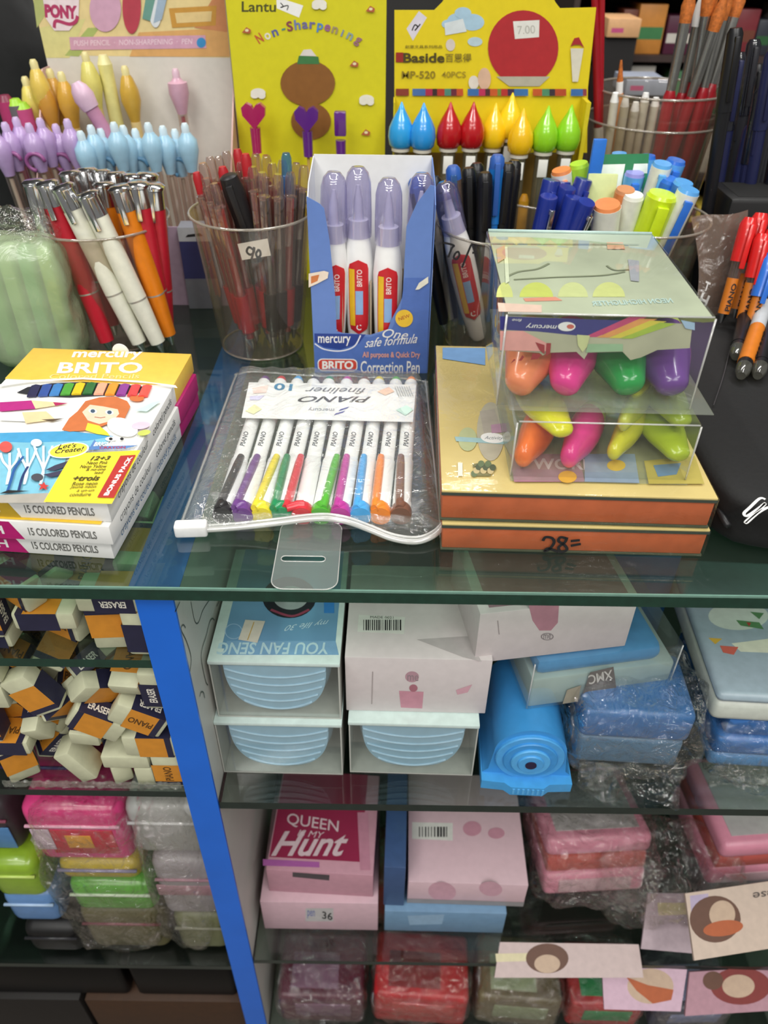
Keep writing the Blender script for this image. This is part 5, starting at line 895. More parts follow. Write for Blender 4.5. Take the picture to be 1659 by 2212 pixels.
for lst, z0, seen, lv, grp in ((ER_LOW, SHELF_L2, SEEN_LOW, 'lower', 'erasers heaped on the lower left shelf'), (ER_UP, SHELF_L1, SEEN_UP, 'upper', 'erasers heaped on the upper left shelf')):
    for i, (x, y, z, a, b, c) in enumerate(lst):
        o = bpy.data.objects.new('eraser', None); o.empty_display_size = .01; COL.objects.link(o)
        o.location = (x * S, y * S, (z + z0) * S); o.rotation_euler = (a, b, c)
        bare = i % 6 == 3
        kind_ = 'bare cream eraser' if bare else 'orange and navy sleeved eraser'
        if i in seen: lab = '%s, %s from the blue post, row %s down, %s left shelf' % (kind_, ORD[seen[i][1]], ('one', 'two', 'three', 'four', 'five', 'six', 'seven')[seen[i][0]], lv)
        else: lab = '%s buried inside the %s left heap' % (kind_, lv)
        props(o, lab, 'eraser', grp)
        for me, nm in ([(me_b, 'rubber_block'), (m_o, 'sleeve_faces'), (m_n, 'sleeve_band'), (m_t1, 'lettering'), (m_t2, 'lettering')] if not bare else [(me_plain, 'rubber_block')]):
            q = bpy.data.objects.new(nm, me); COL.objects.link(q); q.parent = o
# crinkled strip of clear film along the shelf front
def strip(a, b): 
    p = YP(5 + 385 * a, 1688, 10); return Vector((p.x, 9.4 + 1.6 * noise.noise(Vector((a * 40, b * 3, 1))), SHELF_L2 + .3 + 7 * b))
single('film_tray', 'crinkled clear film tray edge holding back the lower eraser heap', 'tray', MB().sheet(strip, 90, 5), clear('#f2f4ee', .12, .5, .2, '#c9cdbf', .1, 1.0, 120, name='tray_film'), None, None, 180)
# ================================================================== CARTONS ON THE RIGHT SHELF
def boxat(name, label, cat, pl, pr, z, d, h, m=None, group=None, dy=0):
    a, b = ZP(*pl, z), ZP(*pr, z); u = (b - a); w = u.length; rz = math.degrees(math.atan2(u.y, u.x)); n = Vector((-u.y, u.x, 0)).normalized(); c = (a + b) / 2 + n * d / 2
    t = thing(name, label, cat, TR(c.x, c.y + dy, z + .15, rz), group)
    if m: carton(t, w, d, h, m)
    return (t, w, d, h) + faces_of(t, w, d, h)
PLB = mat('#b6d4e6', .35, trans=0.0); PLB2 = clear('#cfe6f4', .06, .5, .55, '#a9cfe8', .12, name='pale_blue_plastic')
BOWL = mat('#a5cbe4', .3, coat=.3, var=.04)
def sharp_box(label, pl, pr, z, d, h, lidm):
    t, w, d, h, ff, ft, fr, _ = boxat('gift_box', label, 'box', pl, pr, z, d, h, None, 'clear fronted boxes with pale blue tubs')
    P = mat('#b9bab3', .4)
    MB().box(-w / 2, w / 2, -d / 2, d / 2, 0, 1).build('box_bottom', P, t); MB().box(-w / 2, -w / 2 + .8, -d / 2, d / 2, 1, h - 3).build('box_side', P, t); MB().box(w / 2 - .8, w / 2, -d / 2, d / 2, 1, h - 3).build('box_side', P, t); MB().box(-w / 2 + .8, w / 2 - .8, d / 2 - .8, d / 2, 1, h - 3).build('box_back', mat('#9a9c96', .5), t)
    ft.on = MB().rbox(-w / 2 - .4, w / 2 + .4, -d / 2 - .6, d / 2, h - 3, h, .5).build('box_lid', lidm, t, 40)
    MB().box(-w / 2 + .8, w / 2 - .8, -d / 2 + .2, -d / 2 + .5, 1, h - 3).build('clear_front', STIFF, t)
    R = w * .44; hh = h - 6.5
    def tubf(a_, b_):
        an = math.pi * (1 - a_); k = b_ * 2 - 1; e = math.sqrt(max(0, 1 - (abs(k)) ** 4)); sc = .90 + .10 * e
        x = R * math.copysign(abs(math.cos(an)) ** .72, math.cos(an)) * sc; z = hh - (hh - 1.2) * math.sin(an) ** .8 * sc
        return Vector((x, k * (d / 2 - 1.4), z + 1.6))
    tub = MB().sheet(tubf, 36, 10).build('tub', BOWL, t, 180)
    for kk in (.06, .22, .38, .54, .70):
        MB().tube([Vector((R * (.99 - .66 * kk ** 2.2) * (q / 12 - 1) * .9, -(d / 2 - 1.4) - .3, h - 5 - hh * kk - 7 * (1 - (q / 12 - 1) ** 2))) for q in range(25)], .7, 6).build('tub_rib', mat('#b2d2e8', .3), t, 180)
    cap = [tubf(k / 36, 0.0) for k in range(37)]; mb = MB(); mb.add([p + Vector((0, -.2, 0)) for p in cap], [tuple(range(37))]); mb.build('tub_front', BOWL, t)
    return t, w, d, h, ff, ft
LID = mat('#cfe0dc', .35)
sharp_box('lower left clear fronted box with a pale blue tub', (484, 1668), (741, 1674), SHELF_A, 90, 52, LID)
sharp_box('clear fronted box with pale blue tub beneath the pink carton', (756, 1668), (1020, 1676), SHELF_A, 90, 52, LID)
t, w, d, h, ff, ft = sharp_box('upper left clear fronted box printed with inverted lettering', (472, 1548), (737, 1554), SHELF_A + 52.6, 95, 50, LID)
ft.k = 2
ft.uv([(6, 9), (w - 3, 9), (w - 3, d), (6, d)], mat('#6f9cc0', .4, var=.08, scale=30), 'printed_lid'); ft.poly([(490, 1385), (725, 1385), (732, 1415), (480, 1415)], mat('#7fa9cc', .4))
ft.text('YOU FAN SENG', (712, 1388), (474, 1388), (708, 1414), mat('#bcd9e2', .5), .8); ft.text('my life 30', (712, 1336), (620, 1348), (706, 1352), mat('#c6dbe8', .5), 0, True)
ft.poly([(700, 1300), (722, 1300), (722, 1325), (700, 1325)], mat('#3a80c8', .5)); ft.oval((625, 1290), (683, 1290), (625, 1336), mat('#23242c', .5), 'printed_dark_oval'); ft.oval((628, 1292), (665, 1292), (628, 1318), mat('#9aa0a2', .5)); ft.line(smoothline([(585, 1318), (630, 1332), (668, 1318)]), 1.8, mat('#8f3f55'), 'printed_arc')
ft.ring((505, 1365), (524, 1365), (505, 1382), mat('#a3c3dc', .5), .9); ft.poly([(515, 1383), (530, 1340), (573, 1343), (556, 1390)], mat('#d8cfc2', .5), 'price_sticker'); ft.line([(535, 1384), (549, 1345)], .6, mat('#c9a35a'), 'sticker_line')
PKW = mat('#d3c9c9', .5, var=.03); PKP = mat('#c48a9a', .5)
t, w, d, h, ff, ft, fr, _ = boxat('gift_carton', 'pale pink carton with barcode beside the blue printed box', 'carton', (748, 1535), (1048, 1542), SHELF_A + 52.6, 78, 48, PKW)
ft.k = 2
ft.poly([(775, 1328), (875, 1333), (873, 1370), (772, 1365)], mat('#dcdad4', .5), 'barcode_label'); barcode(ft, 785, 1339, 868, 1362, 0, 18); ft.text('MADE 0021', (800, 1336), (850, 1337), (800, 1331), INK, 0)
ft.poly([(900, 1382), (1000, 1420), (1040, 1430), (1010, 1375)], mat('#b9b0b0', .5)); ff.oval((890, 1462), (905, 1462), (890, 1450), mat('#b58f9a', .5)); ff.text('me', (880, 1470), (904, 1471), (880, 1458), mat('#8f7f84'), 0)
ff.poly([(862, 1492), (915, 1494), (912, 1530), (866, 1528)], PKP, 'printed_figure_block'); ff.oval((893, 1486), (902, 1486), (893, 1478), mat('#a86a78', .5)); ff.poly([(985, 1490), (1020, 1478), (1010, 1495), (988, 1500)], mat('#cf9fac', .5)); ff.line([(805, 1450), (803, 1520)], .5, mat('#a59a9a'), 'printed_rule')
zc = SHELF_A + 101
t, w, d, h, ff, ft, fr, _ = boxat('gift_carton', 'pale pink carton lying askew on top, closest under the counter glass', 'carton', (1024, 1434), (1350, 1396), -94, 62, 40, PKW)
ff.poly([(1140, 1300), (1208, 1300), (1205, 1345), (1190, 1362), (1165, 1362), (1150, 1340)], mat('#b98593', .5), 'printed_figure_block'); ff.ring((1182, 1375), (1196, 1375), (1182, 1383), mat('#8f8588'), .8); ff.text('me', (1174, 1380), (1190, 1379), (1174, 1370), mat('#7d7578'), 0); ff.line([(1075, 1340), (1078, 1370)], .5, mat('#a59a9a'), 'printed_rule')
ft.uv([(6, 4), (w - 5, 4), (w - 5, d - 8), (6, d - 8)], mat('#a98790', .5, var=.12, scale=60), 'printed_lid')
GB = mat('#9fb0ac', .35, var=.1, scale=50)
t, w, d, h, ff, ft, fr, _ = boxat('gift_box', 'grey green and blue clear box turned askew, inverted lettering on it', 'box', (1136, 1534), (1442, 1492), -137, 70, 42, None)
MB().rbox(-w / 2 + 1, w / 2 - 1, -d / 2 + 1, d / 2 - 1, .5, h * .62, 2).build('inner_tray', GB, t, 40); MB().rbox(-w / 2 + 3, w / 2 - 10, -d / 2 + 3, d / 2 - 3, h * .62, h - 3, 5).build('blue_item', mat('#4f8fc2', .3), t, 40); MB().rbox(-w / 2, w / 2, -d / 2, d / 2, 0, h, 1).build('clear_box', STIFF, t, 40)
ff.poly([(1275, 1452), (1325, 1440), (1332, 1490), (1255, 1508)], mat('#6f6862', .5), 'printed_label'); ff.text('XMC', (1322, 1446), (1270, 1459), (1324, 1466), mat('#c9c5bd', .5), .6); ff.poly([(1225, 1490), (1255, 1480), (1248, 1515), (1215, 1520)], mat('#a39a86', .5))
for sx in (-1, 1): MB().tube([(sx * (w / 2 - .4), -d / 2 + .4, 1), (sx * (w / 2 - .4), -d / 2 + .4, h - 1)], .5, 6).build('box_seam', ZIP, t, 180)
# support under the askew carton: the blue box behind it
t, w, d, h, ff, ft, fr, _ = boxat('gift_box', 'deep blue box behind the askew pink carton', 'box', (1180, 1560), (1460, 1545), SHELF_A + .1, 60, 92, mat('#2d6296', .35), None, 62)
ft.uv([(w * .3, 6), (w - 12, 6), (w - 12, d - 6), (w * .3, d - 6)], mat('#3a78b8', .35)); MB().tube([(w / 2, -d / 2, h), (w / 2, d / 2, h)], 1, 6).build('box_seam', mat('#93a9b8', .3), t, 180)
# ---- the blue desk sharpener
sp = ZP(1137, 1694, SHELF_A); SB = mat('#3f92d4', .35, var=.03)
t = thing('desk_sharpener', 'sky blue plastic desk sharpener with crank hole facing out', 'sharpener', TR(sp.x, sp.y + 32, SHELF_A + .2, -2))
arch = [(-27, 0), (27, 0), (27, 9), (24, 12), (22, 30)] + [(22 * math.cos(math.radians(a)), 30 + 22 * math.sin(math.radians(a))) for a in range(10, 171, 10)] + [(-22, 30), (-24, 12), (-27, 9)]
RX = Matrix(((1, 0, 0, 0), (0, 0, -1, 0), (0, 1, 0, 0), (0, 0, 0, 1)))
MB().prism(arch, -30, 30, RX).build('housing', SB, t, 40)
for r, dz, nm in ((21, 2.5, 'face_ring'), (16.5, 4, 'face_ring'), (12, 5.5, 'hub_ring'), (8, 6.6, 'hub')): MB().lathe([(r, 30), (r, 30 + dz - .6), (r - .6, 30 + dz)], 32, Matrix.Translation((0, 0, 27)) @ Matrix.Rotation(math.pi / 2, 4, 'X')).build(nm, mat(('#4fa2e0', '#3f92d4', '#57aae4', '#4fa2e0')[[21, 16.5, 12, 8].index(r)], .35), t, 40)
MB().lathe([(3.4, 0), (3.4, 1)], 20, Matrix.Translation((0, -36.2, 27)) @ Matrix.Rotation(math.pi / 2, 4, 'X')).build('crank_hole', mat('#241a3a', .6), t)
MB().lathe([(1.4, 0), (1.4, .6)], 12, Matrix.Translation((0, -30.2, 46)) @ Matrix.Rotation(math.pi / 2, 4, 'X')).build('screw_hole', mat('#1a2a4a', .6), t)
MB().prism([(-28, -36), (-14, -37), (-10, -40), (10, -40), (14, -37), (28, -36), (28, 32), (-28, 32)], 0, 8).build('foot_plate', mat('#4aa0de', .35), t, 40)
for k in range(7): MB().box(-9 + k * 3, -7.6 + k * 3, -40.4, -39.8, 1.5, 6.5).build('foot_rib', mat('#5fb0e8', .35), t)
def bagged(name, label, cat, c, size, seed, m=CELLO, p=4, amp=6, freq=.05, group=None):
    o = single(name, label, cat, MB().blob((0, 0, size[2] / 2), size, p, 16, amp, freq, seed, None, .3), m, Matrix.Translation(Vector(c)), group, 180); return o
# ---- blue cases in cellophane
b0 = ZP(1350, 1690, SHELF_A); t = thing('pencil_case', 'blue pencil case wrapped in cellophane beside the desk sharpener', 'pencil case', TR(b0.x, b0.y + 30, SHELF_A + 6, -3))
MB().rbox(-32, 32, -24, 24, 4, 30, 4, 3).build('case_body', mat('#5b7f9e', .4), t, 40); MB().rbox(-33, 33, -25, 25, 31, 56, 4, 3).build('case_lid', mat('#4878b4', .35), t, 40); MB().rbox(-20, 24, -24.4, -23, 34, 37, .4).build('case_stripe', mat('#7f95ad', .4), t, 40)
MB().blob((0, -2, 30), (80, 66, 68), 5, 22, 7, .055, 5, zmin=.4).build('cellophane_wrap', CELLO, t, 180)
def tail(a, b): return Vector((-30 + 60 * a + 4 * math.sin(9 * a), -30 - 13 * b * (.4 + abs(math.sin(a * 5.2))), max(-5.4, 12 - 17 * b + 2 * math.sin(14 * a + 3 * b))))
MB().sheet(tail, 24, 8).build('wrap_tail', CELLO, t, 180)
# ---- white tin with festive print at the right edge, blue cases below it
b0 = ZP(1545, 1566, -140); XL = b0.x; t = thing('gift_tin', 'pale grey tin with festive print at the right photo edge', 'tin', TR(XL + 52, b0.y + 60, -140, -3))
MB().rbox(-52, 52, -60, 60, 0, 18, 5, 3).build('tin_base', mat('#cdd2c8', .35), t, 40); MB().rbox(-53, 53, -61, 61, 18, 26, 4, 3).build('tin_lid', mat('#9fb0bb', .35), t, 40)
fg = Face(t, (-53, -61, 26), (1, 0, 0), (0, 1, 0)); fg.oval((1595, 1330), (1660, 1330), (1595, 1300), mat('#cfd9cf', .5)); fg.poly([(1580, 1390), (1700, 1375), (1700, 1412), (1600, 1408)], mat('#e2e4cf', .5)); fg.poly([(1530, 1378), (1560, 1380), (1545, 1392)], mat('#d9b048', .5)); fg.poly([(1555, 1395), (1595, 1398), (1585, 1415), (1562, 1410)], mat('#d0695a', .5)); fg.polys([[(1590, 1340), (1640, 1345), (1650, 1360), (1600, 1352)], [(1620, 1322), (1650, 1325), (1640, 1338)]], mat('#5c8a5c', .5), 'printed_holly'); fg.polys([[(1612, 1345), (1622, 1346), (1618, 1354)], [(1600, 1300), (1616, 1300), (1610, 1312)]], mat('#b5463f', .5), 'printed_berries'); 
b0 = ZP(1520, 1685, SHELF_A); t = thing('pencil_case', 'blue pencil case in cellophane under the festive tin', 'pencil case', TR(b0.x + 62, b0.y + 52, SHELF_A + .3, -3))
MB().rbox(-56, 56, -46, 46, 2, 15, 4, 3).build('case_body', mat('#5b93c9', .4), t, 40); MB().rbox(-57, 57, -47, 47, 15.5, 32, 4, 3).build('case_lid', mat('#3d77bd', .35), t, 40); MB().rbox(-54, 54, -45, 45, 33, 48, 4).build('upper_tray', mat('#3a70b5', .4), t, 40)
MB().rbox(20, 50, -46.6, -45.6, 4, 13, .3).build('yellow_label', mat('#c9c07a', .5), t, 40); MB().blob((0, -4, 22), (124, 112, 54), 6, 22, 6, .06, 9, zmin=.4).build('cellophane_wrap', CELLO, t, 180)
def ctail(a, b): return Vector((-58 + 120 * a, -52 - 10 * b + 4 * math.sin(17 * a), max(.4, 5 + 5 * math.sin(11 * a + 4 * b) - 5 * b)))
MB().sheet(ctail, 40, 8).build('wrap_tail', CELLO, t, 180)
# ================================================================== SECOND RIGHT SHELF
t, w, d, h, ff, ft, fr, _ = boxat('gift_carton', 'pale pink carton beneath the crimson lettered box', 'carton', (572, 2006), (816, 2010), SHELF_B, 92, 46, mat('#caa9b3', .5, var=.04))
ff.poly([(660, 1962), (720, 1962), (720, 1990), (660, 1990)], mat('#bab6b6', .5), 'sticker'); ff.text('pen', (664, 1984), (680, 1985), (664, 1966), mat('#6d76a8'), .5); ff.text('36', (696, 1984), (718, 1988), (696, 1968), INK, .6)
t, w, d, h, ff, ft, fr, _ = boxat('gift_carton', 'crimson carton with QUEEN lettering and slot on the lower shelf', 'carton', (582, 1925), (806, 1938), SHELF_B + 46.5, 86, 34, mat('#bb8b99', .5, var=.05))
ft.k = 2; ft.uv([(1, 10), (w - 10, 10), (w - 10, d), (1, d)], mat('#8e2547', .45, var=.08, scale=30), 'printed_lid'); ft.poly([(568, 1856), (690, 1862), (690, 1874), (568, 1870)], mat('#a45a9c', .5)); ft.poly([(772, 1755), (795, 1755), (800, 1880), (778, 1880)], mat('#b87f92', .5))
LT = mat('#d0b9bf', .5)
ft.text('QUEEN', (618, 1784), (730, 1802), (622, 1756), LT, .3); ft.text('IS MY', (642, 1806), (700, 1812), (644, 1792), LT, 0, True); ft.text('Hunt', (585, 1850), (745, 1850), (600, 1796), LT, 1, True)
ff.poly([(632, 1884), (712, 1890), (711, 1902), (632, 1894)], mat('#4a4347', .6), 'slot')
BG = mat('#6d8fae', .4, var=.06)
t, w, d, h, ff, ft, fr, _ = boxat('gift_carton', 'dusty blue carton under the barcode carton on the lower shelf', 'carton', (830, 2010), (1085, 2016), SHELF_B, 95, 34, BG)
ff.poly([(880, 1978), (960, 1975), (955, 1996), (885, 1998)], mat('#8ba9c4', .5))
t, w, d, h, ff, ft, fr, _ = boxat('gift_carton', 'tall navy carton between the crimson and barcode cartons', 'carton', (828, 1955), (872, 1957), SHELF_B + 35, 80, 60, mat('#37507a', .4))
t, w, d, h, ff, ft, fr, _ = boxat('gift_carton', 'light pink carton with barcode on the lower shelf', 'carton', (879, 1950), (1130, 1958), SHELF_B + 35, 95, 34, mat('#d0b2ba', .5, var=.03), None)
ft.k = 2; ft.poly([(890, 1776), (978, 1778), (978, 1816), (890, 1812)], mat('#d3d2cc', .5), 'barcode_label'); barcode(ft, 905, 1786, 970, 1808, 0, 10, 4); ft.oval((1020, 1790), (1040, 1790), (1020, 1774), mat('#c08a9a', .5)); ft.oval((1072, 1800), (1090, 1800), (1072, 1788), mat('#c08a9a', .5)); ff.oval((955, 1926), (985, 1928), (955, 1905), mat('#c79aa8', .5)); ff.oval((1060, 1920), (1085, 1922), (1060, 1904), mat('#c79aa8', .5))
ff.uv([(0, 0), (w, 0), (w, 7), (0, 7)], mat('#8d8a8c', .5), 'grey_band')
def pink_case(x, y, z, rz, label, wrap=True):
    t = thing('pencil_case', label, 'pencil case', TR(x, y, z, rz, -15 if wrap else 0), 'pink window pencil cases'); PC_ = mat('#d58ba0', .35, var=.04)
    MB().rbox(-42, 42, -40, 40, 0, 24, 5, 3).build('lower_shell', PC_, t, 40); MB().rbox(-41, 41, -39, 39, 25, 42, 3, 2).build('red_insert', mat('#b8574f', .4), t, 40); MB().rbox(-43, 43, -41, 41, 43, 62, 6, 3).build('lid', PC_, t, 40)
    MB().rbox(-34, 34, -32, 34, 61.4, 62.6, .4).build('lid_window', mat('#a8a2a2', .3), t, 40); MB().rbox(-30, 30, -41, -39.5, 5, 18, .5).build('front_window', mat('#c2a0a8', .3), t, 40)
    if wrap: MB().blob((0, -4, 30), (100, 104, 82), 5, 22, 8, .045, 3, zmin=.4).build('cellophane_wrap', CELLO, t, 180)
    return t
p = ZP(1265, 1970, SHELF_B); pink_case(p.x, p.y + 42, SHELF_B + 14, 4, 'pink pencil case in cellophane beside the light pink carton')
p = ZP(1590, 1900, -370); pink_case(p.x + 18, p.y + 46, -386, 5, 'pink pencil case at the right photo edge on the lower shelf', False)
single('case_riser', 'plain grey carton carrying the right hand pink case', 'carton', MB().rbox(p.x - 20, p.x + 60, p.y + 8, p.y + 84, SHELF_B + .2, -386.3, 1), mat('#6b6468', .5))
def picture_pack(corners, y, label, bg, hair, face):
    """a printed paper pack standing or lying on the shelf front: corners in the photo, plane tilted"""
    pts = [ZP(px, py, z) for px, py, z in corners]; c = sum(pts, Vector()) / 4
    U = (pts[1] - pts[0]).normalized(); V = (pts[3] - pts[0]); V = (V - U * V.dot(U)).normalized(); Nn = U.cross(V)
    M = Matrix((U, V, Nn)).transposed().to_4x4(); M.translation = c; t = thing('picture_pack', label, 'paper pack', M, 'picture packs at the lower right'); I = M.inverted()
    q = [I @ p_ for p_ in pts]; mb = MB(); mb.prism([(v.x, v.y) for v in q], -2.4, 0); mb.build('pack_body', bg, t)
    f = Face(t, (0, 0, 0), (1, 0, 0), (0, 1, 0), .06)
    return t, f
LAV = mat('#c2a3b4', .45, var=.06); HB, SK, OR_ = mat('#5f3f30', .6), mat('#b9a08a', .6), mat('#a8562e', .6)
t, f = picture_pack(((1068, 2112, -412), (1390, 2112, -412), (1380, 2040, -402), (1080, 2035, -402)), 0, 'long picture pack at the shelf front under the pink case', mat('#b9a5a2', .45, var=.06), 0, 0)
f.poly([(1070, 2060), (1180, 2058), (1180, 2075), (1072, 2078)], mat('#c9bf9a', .5)); f.oval((1182, 2070), (1228, 2070), (1182, 2038), HB, 'printed_brown_patch'); f.oval((1182, 2082), (1210, 2082), (1182, 2062), SK, 'printed_pale_patch')
t, f = picture_pack(((1500, 2075, -352), (1720, 2040, -352), (1720, 1895, -332), (1480, 1930, -332)), 0, 'largest picture pack with lettering end at the right edge', mat('#bfab9c', .45, var=.06), 0, 0)
f.poly([(1490, 1935), (1530, 1930), (1530, 1990), (1495, 1990)], mat('#a89ab4', .5)); f.oval((1545, 1985), (1600, 1985), (1545, 1935), HB, 'printed_brown_patch'); f.oval((1560, 1975), (1588, 1975), (1560, 1945), SK, 'printed_pale_patch'); f.oval((1562, 2005), (1605, 2000), (1562, 1988), OR_, 'printed_orange_patch'); f.text('ese', (1672, 1922), (1626, 1928), (1672, 1934), mat('#4a3f3a'), .4)
t, f = picture_pack(((1305, 2180, -440), (1470, 2185, -440), (1485, 2095, -420), (1300, 2085, -420)), 0, 'mauve picture pack with orange patch below the shelf', LAV, 0, 0)
f.oval((1405, 2130), (1455, 2130), (1405, 2092), SK, 'printed_pale_patch'); f.poly([(1352, 2110), (1400, 2128), (1455, 2138), (1450, 2160), (1410, 2168), (1375, 2140)], OR_, 'printed_orange_patch')
t, f = picture_pack(((1480, 2195, -440), (1720, 2180, -440), (1720, 2085, -420), (1490, 2100, -420)), 0, 'reddish picture pack in the lower right corner', mat('#a9808c', .45, var=.08), 0, 0)
f.oval((1600, 2130), (1665, 2130), (1600, 2090), mat('#7a2f2c', .6), 'printed_red_patch'); f.oval((1595, 2130), (1630, 2130), (1595, 2105), SK, 'printed_pale_patch'); f.oval((1540, 2118), (1562, 2118), (1540, 2098), HB, 'printed_brown_patch')
t, f = picture_pack(((1385, 2050, -402), (1500, 2060, -402), (1500, 1930, -380), (1400, 1930, -380)), 0, 'narrow mauve picture pack between the pink cases', mat('#ab98a0', .45, var=.08), 0, 0)
f.poly([(1420, 1950), (1490, 1950), (1490, 1975), (1422, 1978)], mat('#bfb089', .5))
bagged('cellophane_bag', 'loose cellophane bag over the picture packs at the right', 'bag', (YP(1440, 1980, 40).x, 62, -408), (110, 70, 70), 6, CELLO, 4, 9, .05)
# ================================================================== BOTTOM RIGHT SHELF
REDP = mat('#a5333a', .35, var=.15, scale=60)
rnd = random.Random(4)
for i, (x, y, wd, hh, c, lb) in enumerate(((-52, 128, 78, 104, '#b5262c', 'tall red wrapped pack with orange label at the back left'), (36, 128, 80, 100, '#ba2a30', 'tall red wrapped pack, second in the back row'), (-50, 43, 76, 62, '#5a2a3c', 'plum wrapped pack in front on the bottom shelf'), (40, 43, 84, 66, '#b8282e', 'red wrapped pack in front, right of the plum one'), (128, 43, 74, 62, '#6b6148', 'olive wrapped pack on the bottom shelf'), (206, 43, 66, 52, '#b02c30', 'bright red wrapped pack with green label'), (122, 128, 76, 96, '#22242c', 'black wrapped pack in the back row'), (284, 43, 72, 46, '#4a4a58', 'grey wrapped pack in the bottom right corner'))):
    t = thing('wrapped_pack', lb, 'pack', TR(x, y, SHELF_C + .3, rnd.uniform(-4, 4)), None)
    MB().rbox(-wd / 2, wd / 2, -28, 28, 1, hh * .9, 5, 3).build('pack_body', mat(c, .35, var=.18, scale=50), t, 40); MB().rbox(-wd * .3, wd * .35, -28.8, -27.8, hh * .3, hh * .7, .4).build('front_label', mat(('#a8552f', '#c25a56', '#7a5a70', '#c04a48', '#8f9a7a', '#2f8a52', '#3a3c46', '#7f86a8')[i], .4), t, 40); MB().rbox(-wd * .35, wd * .2, -20, 10, hh * .9 - .4, hh * .9 + .4, .3).build('top_label', mat(('#b8603a', '#7a4a3a', '#7a5a70', '#7f2a2e', '#8f9a7a', '#2f8a52', '#3a3c46', '#7f86a8')[i], .4), t, 40)
    MB().blob((0, 0, hh / 2 + 1), (wd + 5, 66, hh + 2), 6, 18, 5, .05, i + 20, None, .4).build('cellophane_wrap', CELLO, t, 180)
# ================================================================== LEFT LOWER SHELF
Z3 = SHELF_L3
def soft_case(label, pxl, pxr, zt, zb, y, d, m, rim, name='pencil_case', group='wrapped cases on the left shelf'):
    a, b = YP(pxl, 1850, y), YP(pxr, 1850, y); zm = (zt + zb) / 2
    b.x = min(b.x, -119.5)
    zb = max(zb, Z3 + .4); t = thing(name, label, 'pencil case', TR((a.x + b.x) / 2, y + d / 2, zb), group); w = b.x - a.x; h = zt - zb
    MB().rbox(-w / 2, w / 2, -d / 2, d / 2, 0, h, min(9, h * .4), 4).build('case_body', m, t, 60)
    MB().tube([(-w / 2 + 2, -d / 2 - .3, h * .72), (w / 2 - 2, -d / 2 - .3, h * .72)], 1.3, 6).build('zip', rim, t, 180)
    return t, w, d, h
PKC = mat('#d93e80', .25, coat=.5, var=.06); 
t, w, d, h = soft_case('glossy pink pencil case with paper tag, topmost left of the blue post', 82, 288, -232, -300, 26, 78, PKC, mat('#f0b4cc', .3))
MB().rbox(-20, 26, -d / 2 - .6, -d / 2 + 1, 14, 44, .5).build('red_panel', mat('#c4203a', .3), t, 40); MB().rbox(-8, 10, -d / 2 - 1.0, -d / 2 - .4, 22, 38, .4).build('yellow_patch', mat('#e0a03a', .4), t, 40); MB().rbox(-30, -17, -d / 2 - 1.2, -d / 2 - .6, 20, 46, .3).build('paper_tag', mat('#c9b3c0', .5), t, 40)
t, w, d, h = soft_case('crimson and violet case behind the glossy pink case', 90, 270, -205, -231.5, 46, 60, mat('#b02560', .35), mat('#5a3f86', .3))
t, w, d, h = soft_case('pale grey rounded case topmost beside the blue post', 296, 470, -232, -292, 28, 78, mat('#a7a7a4', .35, var=.03), mat('#c9c9c9', .3))
t, w, d, h = soft_case('mauve and grey case under the pale grey case', 312, 500, -292.5, -372, 22, 74, mat('#9c969a', .35, var=.06), mat('#b58a99', .3))
MB().rbox(-w / 2 + 1, w / 2 - 1, -d / 2 - .5, -d / 2 + 1, 34, 48, .5).build('mauve_band', mat('#ae8792', .4), t, 40)
t, w, d, h = soft_case('bright green case under the pink case', 105, 300, -324, -364, 20, 76, mat('#5fa83a', .25, coat=.5), mat('#d9ead0', .3))
t, w, d, h = soft_case('mustard yellow case between the pink and green cases', 105, 290, -300.5, -323.5, 24, 76, mat('#b5a02e', .35), mat('#8f8aa8', .3))
t, w, d, h = soft_case('olive brown case at the bottom of the wrapped stack', 100, 300, -364.5, Z3, 20, 76, mat('#5d5838', .4), mat('#7a3f4a', .3))
t, w, d, h = soft_case('dark olive case under the mauve and grey case', 320, 480, -372.5, Z3, 20, 74, mat('#6d7050', .4), mat('#8a8a78', .3))
t, w, d, h = soft_case('lime green case cut by the left photo edge', -60, 58, -296, -344, 20, 70, mat('#86a82c', .3, coat=.4), mat('#b9cf6a', .3))
t, w, d, h = soft_case('steel blue case under the lime case', -60, 66, -344.5, Z3 + 40, 22, 70, mat('#5f86b8', .3), mat('#a9c3e0', .3))
t, w, d, h = soft_case('black case at the bottom of the left edge stack', -60, 80, Z3 + 39.5, Z3, 16, 70, BLACK, mat('#2a2a2e', .3))
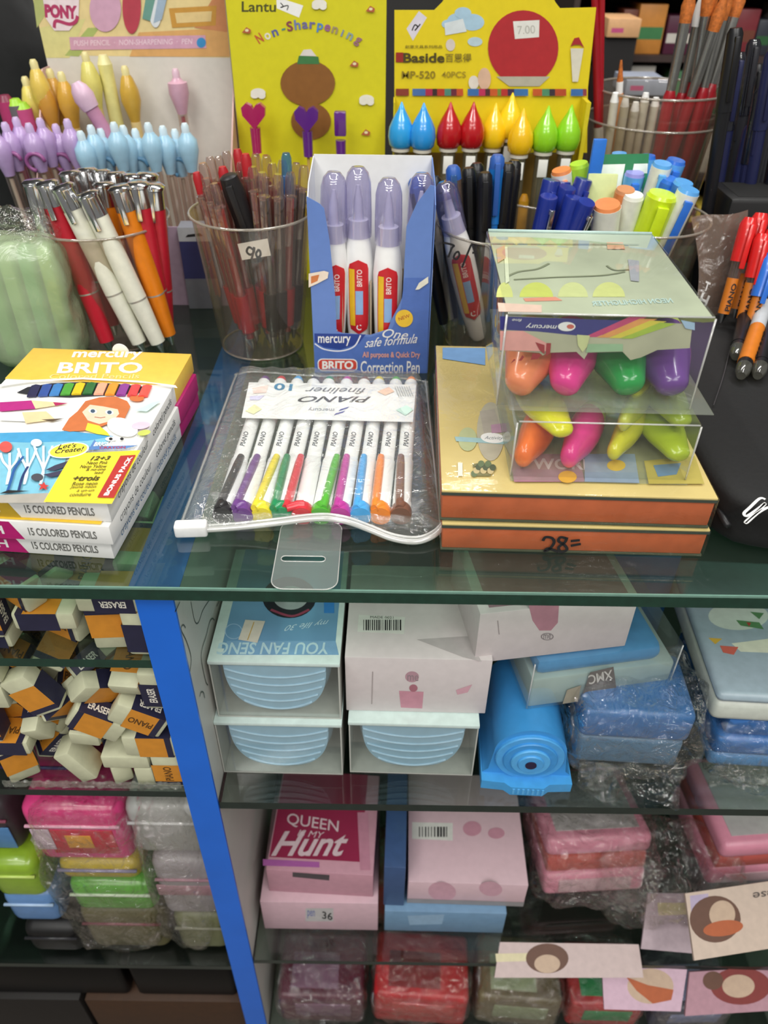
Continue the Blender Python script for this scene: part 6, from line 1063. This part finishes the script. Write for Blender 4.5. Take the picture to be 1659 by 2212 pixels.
t, w, d, h = soft_case('dark case with blue patch at the left edge top', -60, 60, -236, -295.5, 30, 64, mat('#3a3236', .4), mat('#8a4a5e', .3)); MB().rbox(w / 2 - 18, w / 2 - 3, -d / 2 - .6, -d / 2 + .5, 8, 34, .5).build('blue_patch', mat('#4f7fb0', .4), t, 40)
def wrapbag(label, pxl, pxr, zt, zb, y, d, seed):
    a, b = YP(pxl, 1900, y), YP(pxr, 1900, y); b.x = min(b.x, -126); bagged('cellophane_bag', label, 'bag', ((a.x + b.x) / 2, y + d / 2, zb), (b.x - a.x, d, zt - zb), seed, CELLO, 5, 7, .045, 'cellophane around the left stacks')
wrapbag('cellophane bag wrapped around the pink and green case stack', 70, 296, -225, Z3 + .5, 8, 100, 12); wrapbag('cellophane bag wrapped around the grey case stack', 292, 452, -226, Z3 + .5, 8, 100, 14)
# shelf below: black glossy packs and a brown carton
for i, (pl, pr, hh, dd, lb) in enumerate((((-40, 2215), (290, 2215), 58, 90, 'black glossy pack on the lowest left shelf, left one'), ((300, 2215), (520, 2215), 58, 90, 'black glossy pack on the lowest left shelf beside the blue post'))):
    z = -540; a, b = ZP(*pl, z), ZP(*pr, z); b.x = min(b.x, -118.5); w = b.x - a.x - 2; t = thing('wrapped_pack', lb, 'pack', TR((a.x + b.x) / 2, 62, -512), 'black packs'); MB().rbox(-w / 2, w / 2, -46, 46, 0, 62, 5, 3).build('pack_body', mat('#050506', .4, var=.2, scale=30, spec=.15), t, 40)
for i, (x0, x1) in enumerate(((170, 535), (-120, 165))):
    a, b = ZP(x0, 2190, -512), ZP(x1, 2190, -512); b.x = min(b.x, -117.5); t = thing('brown_carton', ('brown cardboard carton under the black packs by the post', 'dark brown carton at the bottom left corner')[i], 'carton', TR((a.x + b.x) / 2, 60, -595)); carton(t, b.x - a.x - 3, 96, 82.5, mat(('#3d2614', '#15110f')[i], .6, var=.1))
single('shelf_riser', 'dark board carrying the brown cartons at the bottom left', 'board', MB().box(-504, -118, 9, 427, -603, -595.2), mat('#2a2624', .6))
